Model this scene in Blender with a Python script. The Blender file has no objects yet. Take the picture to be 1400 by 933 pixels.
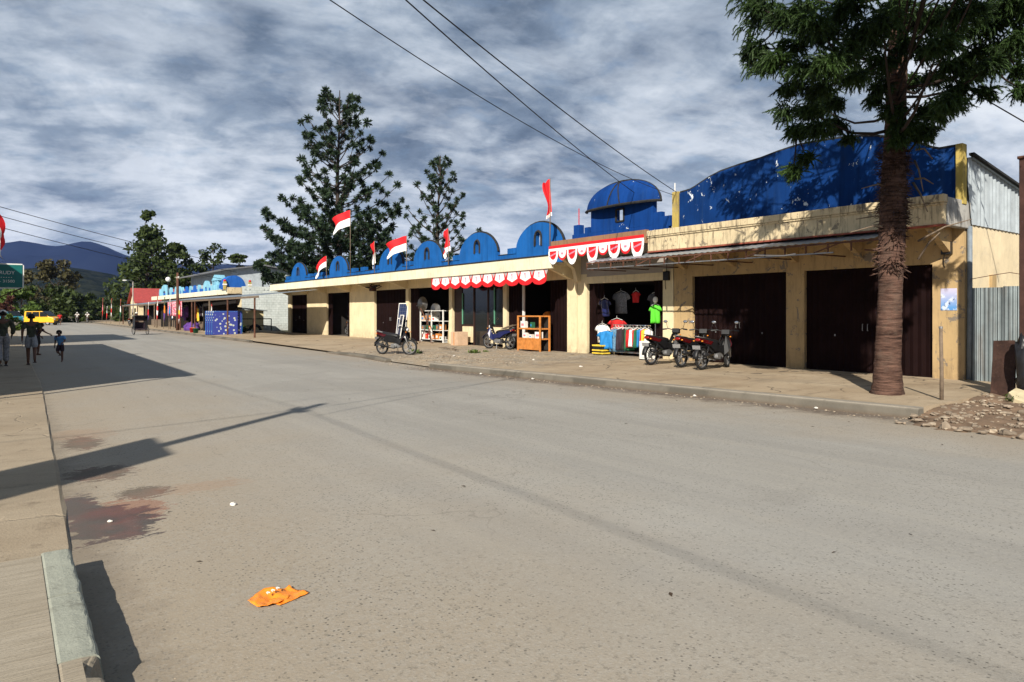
import bpy, math, random
from mathutils import Vector, Matrix
R = math.radians
rnd = random.Random(11)
sc = bpy.context.scene
COL = sc.collection
# ---- the street: X runs across it (camera side at X=0, shops at X=16.6), Y runs along it, metres
F, CY, H = 933.0, 427.0, 1.65
SN, CS = math.sin(R(36.6)), math.cos(R(36.6))
def ray(px):
    a = (px-700)/F
    return SN+a*CS, CS-a*SN
def onX(px, X):                       # Y on the street-parallel plane X
    rx, ry = ray(px); return X*ry/rx
def onY(px, Y):                       # X on the cross plane Y
    rx, ry = ray(px); return Y*rx/ry
def dep(X, Y): return X*SN+Y*CS
def zat(py, X, Y): return H+(CY-py)/F*dep(X, Y)
def onZ(px, py, z=0.0):
    d = (H-z)*F/(py-CY); rx, ry = ray(px); return d*rx, d*ry

# ---------------------------------------------------------------- mesh builder
class MB:
    def __init__(s): s.v=[]; s.f=[]; s.m=[]; s.mi=0
    def add(s, vs, fs):
        b=len(s.v); s.v.extend([(p[0],p[1],p[2]) for p in vs])
        s.f.extend([tuple(b+i for i in f) for f in fs]); s.m.extend([s.mi]*len(fs)); return s
    def mat(s, i): s.mi=i; return s
    def box(s,x0,x1,y0,y1,z0,z1):
        vs=[(x,y,z) for x in (x0,x1) for y in (y0,y1) for z in (z0,z1)]
        return s.add(vs,[(0,1,3,2),(4,6,7,5),(0,4,5,1),(2,3,7,6),(0,2,6,4),(1,5,7,3)])
    def obox(s,c,size,rot=(0,0,0)):
        M=Matrix.Rotation(rot[2],3,'Z')@Matrix.Rotation(rot[1],3,'Y')@Matrix.Rotation(rot[0],3,'X')
        vs=[Vector(c)+M@Vector((x*size[0]/2,y*size[1]/2,z*size[2]/2)) for x in (-1,1) for y in (-1,1) for z in (-1,1)]
        return s.add(vs,[(0,1,3,2),(4,6,7,5),(0,4,5,1),(2,3,7,6),(0,2,6,4),(1,5,7,3)])
    def bar(s,p,q,w,h=None,up=(0,0,1)):
        h=h or w; p=Vector(p);q=Vector(q); d=(q-p).normalized(); u=Vector(up)
        if abs(d.dot(u))>.98: u=Vector((1,0,0))
        a=d.cross(u).normalized(); b=a.cross(d)
        vs=[e+a*i*w/2+b*j*h/2 for e in (p,q) for i in (-1,1) for j in (-1,1)]
        return s.add(vs,[(0,1,3,2),(4,6,7,5),(0,4,5,1),(2,3,7,6),(0,2,6,4),(1,5,7,3)])
    def tube(s,pts,r,seg=8,cap=True):
        pts=[Vector(p) for p in pts]; n=len(pts)
        rs=r if isinstance(r,(list,tuple)) else [r]*n
        vs=[]; prev=None
        for i,p in enumerate(pts):
            d=(pts[min(i+1,n-1)]-pts[max(i-1,0)])
            d=d.normalized() if d.length>1e-9 else Vector((0,0,1))
            if prev is None:
                u=Vector((0,0,1)) if abs(d.z)<.9 else Vector((1,0,0))
                a=d.cross(u).normalized()
            else:
                a=(prev-d*prev.dot(d)); a=a.normalized() if a.length>1e-6 else d.orthogonal().normalized()
            prev=a; b=d.cross(a)
            for k in range(seg):
                t=2*math.pi*k/seg
                vs.append(p+(a*math.cos(t)+b*math.sin(t))*rs[i])
        fs=[(i*seg+k,i*seg+(k+1)%seg,(i+1)*seg+(k+1)%seg,(i+1)*seg+k) for i in range(n-1) for k in range(seg)]
        if cap: fs+= [tuple(range(seg))[::-1], tuple((n-1)*seg+k for k in range(seg))]
        return s.add(vs,fs)
    def lathe(s,prof,c=(0,0,0),axis='z',seg=16):
        vs=[]
        for r,h in prof:
            for k in range(seg):
                t=2*math.pi*k/seg; a,b=r*math.cos(t),r*math.sin(t)
                p={'z':(a,b,h),'y':(a,h,b),'x':(h,a,b)}[axis]
                vs.append((c[0]+p[0],c[1]+p[1],c[2]+p[2]))
        n=len(prof)
        fs=[(i*seg+k,i*seg+(k+1)%seg,(i+1)*seg+(k+1)%seg,(i+1)*seg+k) for i in range(n-1) for k in range(seg)]
        if prof[0][0]>1e-4: fs.append(tuple(range(seg)))
        if prof[-1][0]>1e-4: fs.append(tuple((n-1)*seg+k for k in range(seg)))
        return s.add(vs,fs)
    def torus(s,c,Rr,r,axis='y',seg=24,rs=8):
        vs=[]
        for i in range(seg):
            t=2*math.pi*i/seg
            for j in range(rs):
                u=2*math.pi*j/rs; q=Rr+r*math.cos(u); a,b,h=q*math.cos(t),q*math.sin(t),r*math.sin(u)
                p={'z':(a,b,h),'y':(a,h,b),'x':(h,a,b)}[axis]
                vs.append((c[0]+p[0],c[1]+p[1],c[2]+p[2]))
        return s.add(vs,[(i*rs+j,((i+1)%seg)*rs+j,((i+1)%seg)*rs+(j+1)%rs,i*rs+(j+1)%rs) for i in range(seg) for j in range(rs)])
    def ball(s,c,rx,ry=None,rz=None,seg=12,rings=8):
        ry=ry or rx; rz=rz or rx; vs=[];
        for i in range(rings+1):
            t=math.pi*i/rings
            for k in range(seg):
                u=2*math.pi*k/seg
                vs.append((c[0]+rx*math.sin(t)*math.cos(u),c[1]+ry*math.sin(t)*math.sin(u),c[2]+rz*math.cos(t)))
        return s.add(vs,[(i*seg+k,(i+1)*seg+k,(i+1)*seg+(k+1)%seg,i*seg+(k+1)%seg) for i in range(rings) for k in range(seg)])
    def prism(s,o,axis,d0,d1):
        def P(u,w,d): return {'x':(d,u,w),'y':(u,d,w),'z':(u,w,d)}[axis]
        n=len(o); vs=[P(u,w,d0) for u,w in o]+[P(u,w,d1) for u,w in o]
        return s.add(vs,[tuple(range(n)),tuple(range(2*n-1,n-1,-1))]+[(i,i+n,(i+1)%n+n,(i+1)%n) for i in range(n)])
    def grid(s,fn,nu,nv):
        vs=[fn(i/nu,j/nv) for i in range(nu+1) for j in range(nv+1)]
        return s.add(vs,[(i*(nv+1)+j,(i+1)*(nv+1)+j,(i+1)*(nv+1)+j+1,i*(nv+1)+j+1) for i in range(nu) for j in range(nv)])
    def xf(s,M):
        s.v=[tuple(M@Vector(p)) for p in s.v]; return s
    def build(s,name,mats,parent=None,smooth=False,world=False,bevel=0,solid=0,fixn=True):
        if world and parent is not None:
            off=Vector((0,0,0)); p=parent
            while p: off+=p.location; p=p.parent
            s.v=[(a-off.x,b-off.y,c-off.z) for a,b,c in s.v]
        me=bpy.data.meshes.new(name); me.from_pydata(s.v,[],s.f); 
        if not isinstance(mats,(list,tuple)): mats=[mats]
        for m in mats: me.materials.append(m)
        if len(mats)>1: me.polygons.foreach_set('material_index',s.m)
        if smooth: me.polygons.foreach_set('use_smooth',[True]*len(me.polygons))
        if fixn and len(s.f)<20000:
            import bmesh
            bm=bmesh.new(); bm.from_mesh(me); bmesh.ops.recalc_face_normals(bm,faces=bm.faces); bm.to_mesh(me); bm.free()
        me.update()
        o=bpy.data.objects.new(name,me); COL.objects.link(o); o.parent=parent
        if solid:
            m=o.modifiers.new('Solidify','SOLIDIFY'); m.thickness=solid; m.offset=0
        if bevel:
            m=o.modifiers.new('Bevel','BEVEL'); m.width=bevel; m.segments=2; m.limit_method='ANGLE'
        return o
def tag(o,label=None,cat=None,group=None,kind=None):
    if label: o['label']=label
    if cat: o['category']=cat
    if group: o['group']=group
    if kind: o['kind']=kind
    return o
def thing(name,label,cat,loc=(0,0,0),rz=0,group=None):
    o=bpy.data.objects.new(name,None); COL.objects.link(o); o.location=loc; o.rotation_euler=(0,0,rz)
    o.empty_display_size=.2
    return tag(o,label,cat,group)
def dup(root,loc,rz,label,swap=None):
    r=root.copy(); COL.objects.link(r); r.location=loc; r.rotation_euler=(0,0,rz); r['label']=label
    def cp(src,par):
        for ch in list(src.children):
            c=ch.copy(); 
            if swap and ch.type=='MESH' and any(m and m.name in swap for m in ch.data.materials):
                c.data=ch.data.copy()
                for i,m in enumerate(c.data.materials):
                    if m.name in swap: c.data.materials[i]=swap[m.name]
            COL.objects.link(c); c.parent=par; cp(ch,c)
    cp(root,r); return r

# ---------------------------------------------------------------- materials
class NT:
    def __init__(s,name):
        s.m=bpy.data.materials.new(name); s.m.use_nodes=True; s.t=s.m.node_tree; s.t.nodes.clear()
        s.out=s.t.nodes.new('ShaderNodeOutputMaterial')
    def n(s,typ,props=None,**inp):
        nd=s.t.nodes.new('ShaderNode'+typ)
        for k,v in (props or {}).items(): setattr(nd,k,v)
        for k,v in inp.items():
            key=int(k[1:]) if k[0]=='i' and k[1:].isdigit() else k.replace('_',' ')
            sk=nd.inputs[key]
            if isinstance(v,bpy.types.NodeSocket): s.t.links.new(v,sk)
            else: sk.default_value=v
        return nd
    def pos(s): return s.n('TexCoord').outputs['Object']
    def noise(s,scale,detail=4,rough=.55,vec=None,dist=0):
        return s.n('TexNoise',None,Vector=vec or s.pos(),Scale=scale,Detail=detail,Roughness=rough,Distortion=dist).outputs['Fac']
    def mapv(s,vec,scale=(1,1,1),loc=(0,0,0),rot=(0,0,0)):
        return s.n('Mapping',None,Vector=vec,Scale=scale,Location=loc,Rotation=rot).outputs[0]
    def rng(s,v,a,b,c=0.,d=1.): return s.n('MapRange',None,Value=v,From_Min=a,From_Max=b,To_Min=c,To_Max=d).outputs[0]
    def math(s,op,a,b=0.): return s.n('Math',{'operation':op},i0=a,i1=b).outputs[0]
    def mix(s,f,a,b,mode='MIX'):
        nd=s.t.nodes.new('ShaderNodeMix'); nd.data_type='RGBA'; nd.blend_type=mode
        for i,v in ((0,f),(6,a),(7,b)):
            if isinstance(v,bpy.types.NodeSocket): s.t.links.new(v,nd.inputs[i])
            else: nd.inputs[i].default_value=(*v,1) if isinstance(v,tuple) and len(v)==3 else v
        return nd.outputs[2]
    def bump(s,h,strength=.4,dist=.02): return s.n('Bump',None,Height=h,Strength=strength,Distance=dist).outputs[0]
    def bsdf(s,col,rough=.8,normal=None,metal=0.,spec=.3,**kw):
        b=s.n('BsdfPrincipled',None,Roughness=rough,Metallic=metal,**kw)
        b.inputs['Specular IOR Level'].default_value=spec
        if isinstance(col,bpy.types.NodeSocket): s.t.links.new(col,b.inputs['Base Color'])
        else: b.inputs['Base Color'].default_value=(*col,1)
        if normal: s.t.links.new(normal,b.inputs['Normal'])
        s.t.links.new(b.outputs[0],s.out.inputs[0]); return s.m
    def xyz(s):
        nd=s.n('SeparateXYZ',None,Vector=s.pos()); return nd.outputs
def sc3(c,k): return tuple(min(1,x*k) for x in c)
_mc={}
def M(name,col,rough=.8,var=.2,scale=3.,bump=.15,bscale=40.,metal=0.,spec=.3,dirt=0.,dirtcol=(.05,.04,.03)):
    if name in _mc: return _mc[name]
    t=NT(name); f=t.rng(t.noise(scale,6,.65),.3,.7)
    c=t.mix(f,sc3(col,1-var),sc3(col,1+var))
    if dirt:
        d=t.rng(t.noise(scale*2.3,8,.7),.52,.75,0,dirt); c=t.mix(d,c,dirtcol)
    nm=t.bump(t.noise(bscale,4,.6),bump,.01) if bump else None
    _mc[name]=t.bsdf(c,rough,nm,metal,spec); return _mc[name]
# ---------------------------------------------------------------- special surface materials
def wall_mat(name,col,streak=.5,patch=.3,chip=(.35,.33,.3),brick=False):
    t=NT(name); p=t.pos()
    c=t.mix(t.rng(t.noise(1.1,6,.7),.3,.7),sc3(col,.84),sc3(col,1.1))
    st=t.noise(1.0,6,.7,vec=t.mapv(p,(11,11,1.5)))
    c=t.mix(t.rng(st,.50,.70,0,streak),c,(.09,.07,.05))
    pt=t.noise(3.2,9,.72,dist=.6)
    c=t.mix(t.rng(pt,.570,.595,0,patch),c,chip)
    z=t.xyz()[2]
    splash=t.math('MULTIPLY',t.rng(z,.75,.1),t.rng(t.noise(4,6,.7),.35,.65))
    c=t.mix(t.math('MULTIPLY',splash,.55),c,(.16,.11,.07))
    h=t.math('ADD',t.noise(55,4,.6),t.math('MULTIPLY',t.rng(pt,.57,.595),-1.2))
    if brick:
        b=t.n('TexBrick',{'offset':.5},Vector=t.mapv(p,(1,1,1),rot=(R(90),0,0)),Color1=(1,1,1,1),Color2=(.9,.92,.92,1),Mortar=(.62,.64,.64,1),Scale=1.0,Mortar_Size=.012,Brick_Width=.42,Row_Height=.21)
        c=t.mix(1.0,c,b.outputs[0],'MULTIPLY')
    return t.bsdf(c,.88,t.bump(h,.35,.01),spec=.15)
def peel_blue(name,col,peel):
    t=NT(name); p=t.pos()
    c=t.mix(t.rng(t.noise(.9,5,.6),.3,.7),sc3(col,.75),sc3(col,1.2))
    c=t.mix(t.rng(t.noise(1,6,.65,vec=t.mapv(p,(6,6,.45))),.48,.72,0,.6),c,sc3(col,.42))
    c=t.mix(t.rng(t.noise(1,6,.65,vec=t.mapv(p,(4,4,.35),(5,5,5))),.54,.75,0,.10),c,(.10,.20,.34))
    f=t.noise(5.0,8,.68,vec=t.mapv(p,(1,1,.6)),dist=.35)
    big=t.noise(.55,3,.5)
    f=t.math('ADD',f,t.rng(big,.35,.7,-.06,.06))
    m=t.rng(f,peel,peel+.012)
    c=t.mix(m,c,(.62,.68,.72))
    c=t.mix(t.rng(t.noise(.7,7,.7,vec=t.mapv(p,(4,4,1))),.62,.8,0,.5),c,(.02,.025,.03))
    return t.bsdf(c,.8,t.bump(t.math('ADD',t.math('MULTIPLY',m,-1.),t.math('MULTIPLY',t.noise(30),.3)),.4,.006),spec=.1)
def corrug_mat(name,col,rust=.3,metal=.6,rough=.45):
    t=NT(name); p=t.pos()
    c=t.mix(t.rng(t.noise(2,6,.7),.3,.7),sc3(col,.75),sc3(col,1.15))
    c=t.mix(t.rng(t.noise(1.3,8,.75,vec=t.mapv(p,(5,5,.6))),.5,.72,0,rust),c,(.13,.075,.04))
    return t.bsdf(c,rough,t.bump(t.noise(20),.08,.01),metal,.4)
def leaf_mat(name,dark,light,scale=.6,trans=.25):
    t=NT(name)
    g=t.n('NewGeometry'); r=g.outputs['Random Per Island']
    c=t.mix(t.rng(t.noise(scale,3,.6),.35,.65),dark,light)
    c=t.mix(t.math('MULTIPLY',r,.55),c,sc3(light,1.35))
    b=t.n('BsdfPrincipled',None,Base_Color=c,Roughness=.6); b.inputs['Specular IOR Level'].default_value=.25
    tr=t.n('BsdfTranslucent',None,Color=c)
    mx=t.n('MixShader',None,i0=trans,i1=b.outputs[0],i2=tr.outputs[0])
    t.t.links.new(mx.outputs[0],t.out.inputs[0]); return t.m
def blob(t,cx,cy,rx,ry,rough=.5,nscale=3.5,rot=0.):
    v=t.mapv(t.pos(),(1/rx,1/ry,0),(-cx/rx,-cy/ry,0)) if not rot else t.mapv(t.n('VectorRotate',{'rotation_type':'Z_AXIS'},Vector=t.pos(),Center=(cx,cy,0),Angle=rot).outputs[0],(1/rx,1/ry,0),(-cx/rx,-cy/ry,0))
    d=t.n('VectorMath',{'operation':'LENGTH'},i0=v).outputs['Value']
    n=t.math('MULTIPLY',t.math('SUBTRACT',t.noise(nscale,9,.72,vec=t.mapv(t.pos(),(1.1,2.7,1),rot=(0,0,R(-25)))),.5),rough*4.2)
    return t.rng(t.math('ADD',d,n),1.03,.95)
def road_material():
    t=NT('worn_road_surface'); x,y,z=t.xyz(); p=t.pos()
    base=t.mix(t.rng(t.noise(.45,7,.62),.3,.7),(.30,.285,.255),(.365,.35,.317))
    # paler worn wheel tracks, greyer middle, along the street
    tr=t.noise(1,5,.6,vec=t.mapv(p,(1.1,.07,1)))
    base=t.mix(t.rng(tr,.42,.62,0,.65),base,(.262,.25,.228))
    tr2=t.noise(1,6,.65,vec=t.mapv(p,(3.2,.12,1),(7,3,0)))
    base=t.mix(t.rng(tr2,.5,.72,0,.45),base,(.375,.35,.30))
    pt=t.noise(.22,5,.6,dist=1.2); base=t.mix(t.rng(pt,.55,.6,0,.35),base,(.235,.222,.20))
    # sandy silt towards both edges
    ns=t.math('MULTIPLY',t.math('SUBTRACT',t.noise(.55,7,.65),.5),4.2)
    left=t.rng(t.math('ADD',x,ns),4.6,.6); right=t.rng(t.math('ADD',x,ns),8.2,11.)
    base=t.mix(t.math('MULTIPLY',left,.85),base,(.335,.27,.19))
    base=t.mix(t.math('MULTIPLY',right,.7),base,(.34,.265,.18))
    # dark mud in the right gutter
    gut=t.math('ADD',x,t.math('MULTIPLY',y,.104))
    gm=t.rng(t.math('ADD',gut,t.math('MULTIPLY',t.math('SUBTRACT',t.noise(2.2,8,.75),.5),1.6)),11.05,11.5)
    gm=t.math('MULTIPLY',gm,t.rng(y,18.5,17.))
    base=t.mix(t.math('MULTIPLY',gm,.85),base,(.085,.055,.038))
    # exposed aggregate
    vo=t.n('TexVoronoi',{'feature':'F1'},Vector=p,Scale=46.).outputs
    sp=t.rng(vo[0],.05,.5)
    cellv=t.n('SeparateColor',None,Color=vo['Color']).outputs[0]
    amt=t.rng(t.noise(.8,5,.6),.36,.64,.4,.8)
    near=t.math('MULTIPLY',amt,t.rng(cellv,.0,1.,.0,1.))
    base=t.mix(t.math('MULTIPLY',t.rng(near,.25,.6),.26),base,(.40,.375,.325))
    pits=t.math('MULTIPLY',t.rng(t.noise(30,4,.65),.57,.66),amt)
    base=t.mix(t.math('MULTIPLY',pits,.55),base,(.085,.078,.065))
    v2=t.n('TexVoronoi',{'feature':'F1'},Vector=t.mapv(p,(1,1,0)),Scale=36.).outputs; cr=t.n('SeparateColor',None,Color=v2['Color']).outputs
    dots=t.math('MULTIPLY',t.rng(v2[0],.30,.20),t.math('MULTIPLY',t.rng(cr[0],.58,.62),t.rng(t.noise(.9,5,.6),.36,.56,.1,1.)))
    base=t.mix(t.math('MULTIPLY',dots,.8),base,(.075,.068,.056))
    v3=t.n('TexVoronoi',{'feature':'F1'},Vector=t.mapv(p,(1,1,0),(3,5,0)),Scale=45.).outputs; cr3=t.n('SeparateColor',None,Color=v3['Color']).outputs
    base=t.mix(t.math('MULTIPLY',t.math('MULTIPLY',t.rng(v3[0],.34,.24),t.rng(cr3[0],.7,.74)),.2),base,(.50,.475,.43))
    fine=t.noise(150,2,.5); base=t.mix(t.rng(fine,.3,.7,0,.35),base,sc3((.2,.19,.165),1))
    # cracks
    w=t.n('TexVoronoi',{'feature':'DISTANCE_TO_EDGE'},Vector=t.n('VectorMath',{'operation':'ADD'},i0=t.mapv(p,(1,.8,1)),i1=t.n('TexNoise',None,Vector=p,Scale=1.4,Detail=6.).outputs[1]).outputs[0],Scale=.33).outputs[0]
    ck=t.math('MULTIPLY',t.rng(w,.0045,.001),t.rng(t.noise(.5,3),.5,.6)); base=t.mix(t.math('MULTIPLY',ck,.45),base,(.12,.105,.085))
    # stains: spilt liquid by the left kerb, damp marks, red dust
    s1=blob(t,.66,6.15,.31,.52,.7,3.2); s1b=blob(t,.5,6.75,.16,.5,.6,6.)
    s1=t.math('MAXIMUM',s1,s1b)
    s2=blob(t,.78,8.1,.3,.35,.9,7.); s3=blob(t,.78,10.1,.22,.5,.8,6.); s4=blob(t,1.02,7.0,.22,.22,.7,8.)
    red=blob(t,.82,6.45,.3,.34,.8,4.5); red2=blob(t,1.5,6.9,.35,.2,1.,6.); red3=blob(t,.8,10.8,.35,.5,1.1,5.)
    base=t.mix(t.math('MULTIPLY',t.math('MAXIMUM',red2,red3),.22),base,(.30,.15,.075))
    base=t.mix(t.math('MULTIPLY',red,.55),base,(.25,.10,.06))
    dk=t.math('MAXIMUM',s1,t.math('MAXIMUM',t.math('MULTIPLY',s2,.75),t.math('MULTIPLY',t.math('MAXIMUM',s3,s4),.7)))
    redtone=t.mix(t.rng(t.noise(3,4),.42,.62),(.045,.033,.028),(.11,.045,.034))
    base=t.mix(t.math('MULTIPLY',dk,.86),base,redtone)
    # gutter dirt left
    gl=t.rng(t.math('ADD',x,t.math('MULTIPLY',t.math('SUBTRACT',t.noise(3,8,.7),.5),.9)),.75,.4)
    base=t.mix(t.math('MULTIPLY',gl,.45),base,(.12,.095,.07))
    ro=t.rng(s1,0.,1.,.9,.45)
    h=t.math('ADD',t.math('MULTIPLY',sp,.35),t.math('ADD',t.math('MULTIPLY',t.noise(30,4),.8),t.math('MULTIPLY',pits,-.9)))
    return t.bsdf(base,ro,t.bump(h,.28,.008),spec=.2)
def pavement_material(name,c1,c2,gravel=True):
    t=NT(name); x,y,z=t.xyz(); p=t.pos()
    base=t.mix(t.rng(t.noise(.7,7,.65),.3,.7),c1,c2)
    base=t.mix(t.rng(t.noise(1,6,.7,vec=t.mapv(p,(.5,2.2,1))),.5,.72,0,.45),base,sc3(c1,.6))
    w=t.n('TexVoronoi',{'feature':'DISTANCE_TO_EDGE'},Vector=t.n('VectorMath',{'operation':'ADD'},i0=p,i1=t.n('TexNoise',None,Vector=p,Scale=1.1,Detail=7.).outputs[1]).outputs[0],Scale=.42).outputs[0]
    ck=t.math('MULTIPLY',t.rng(w,.012,.003),t.rng(t.noise(.6,3),.42,.55)); 
    base=t.mix(t.math('MULTIPLY',ck,.8 if gravel else .15),base,(.06,.05,.04))
    if gravel:
        g=t.math('MULTIPLY',t.rng(t.math('ADD',y,t.math('MULTIPLY',t.noise(.8,5),4.)),16.2,18.),t.rng(y,27.,23.))
        st=t.n('TexVoronoi',None,Vector=p,Scale=14.).outputs
        cc=t.mix(t.n('SeparateColor',None,Color=st['Color']).outputs[0],(.13,.11,.085),(.42,.38,.31))
        base=t.mix(t.math('MULTIPLY',g,t.rng(t.noise(1.7,5,.7),.4,.6,.1,.85)),base,cc)
    base=t.mix(t.rng(t.noise(70,3,.6),.55,.75,0,.5),base,sc3(c1,.45))
    base=t.mix(t.rng(t.noise(2.2,9,.75),.56,.68,0,.6),base,(.12,.09,.06))
    base=t.mix(t.rng(t.noise(.35,6,.65,dist=.8),.53,.62,0,.35),base,(.20,.165,.12))
    h=t.math('ADD',t.noise(45,5,.65),t.math('MULTIPLY',ck,-1.5))
    return t.bsdf(base,.9,t.bump(h,.45,.012),spec=.2)
def brushed_slab():
    t=NT('brushed_concrete'); p=t.pos()
    wv=t.noise(1,5,.6,vec=t.mapv(p,(2.2,24,1),rot=(0,0,R(8))))
    w2=t.noise(1,3,.6,vec=t.mapv(p,(6,75,1),rot=(0,0,R(8))))
    base=t.mix(t.rng(t.noise(1.3,6),.3,.7),(.30,.255,.19),(.36,.315,.245))
    base=t.mix(t.rng(wv,.42,.7,0,.5),base,(.21,.175,.125))
    base=t.mix(t.rng(t.noise(90,2),.5,.75,0,.5),base,(.17,.145,.11))
    return t.bsdf(base,.9,t.bump(t.math('ADD',t.math('MULTIPLY',w2,.9),t.math('MULTIPLY',wv,.8)),.5,.012),spec=.2)
def kerb_mat(name,col,bands):
    t=NT(name); x,y,z=t.xyz()
    c=t.mix(t.rng(t.noise(1.7,7,.7),.3,.7),sc3(col,.75),sc3(col,1.12))
    if bands:
        b=t.math('SINE',t.math('MULTIPLY',y,2.35))
        bm=t.math('MULTIPLY',t.rng(t.math('ADD',b,t.math('MULTIPLY',t.math('SUBTRACT',t.noise(2.5,6,.7),.5),2.2)),.15,.6),t.rng(z,.16,.12))
        bm=t.math('MULTIPLY',bm,t.rng(y,5.5,8.5,.25,1))
        c=t.mix(t.math('MULTIPLY',bm,.8),c,(.035,.036,.034))
        c=t.mix(t.math('MULTIPLY',t.rng(z,.165,.145),.72),c,(.10,.09,.072))
        c=t.mix(t.math('MULTIPLY',t.rng(z,.07,.0),.7),c,(.11,.075,.05))
    c=t.mix(t.rng(t.noise(6,9,.75),.55,.72,0,.7),c,(.09,.08,.065))
    c=t.mix(t.rng(t.noise(110,2),.5,.72,0,.4),c,sc3(col,.5))
    return t.bsdf(c,.88,t.bump(t.noise(35,6,.7),.5,.012),spec=.2)
def bark_mat():
    t=NT('ringed_bark'); p=t.pos()
    rings=t.noise(1,6,.7,vec=t.mapv(p,(3,3,30)))
    c=t.mix(t.rng(rings,.35,.65),(.028,.015,.012),(.16,.092,.068))
    c=t.mix(t.rng(t.noise(3,6,.7),.5,.7,0,.6),c,(.12,.09,.07))
    h=t.math('ADD',rings,t.math('MULTIPLY',t.noise(40,4),.3))
    return t.bsdf(c,.92,t.bump(h,.9,.04),spec=.12)
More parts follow.
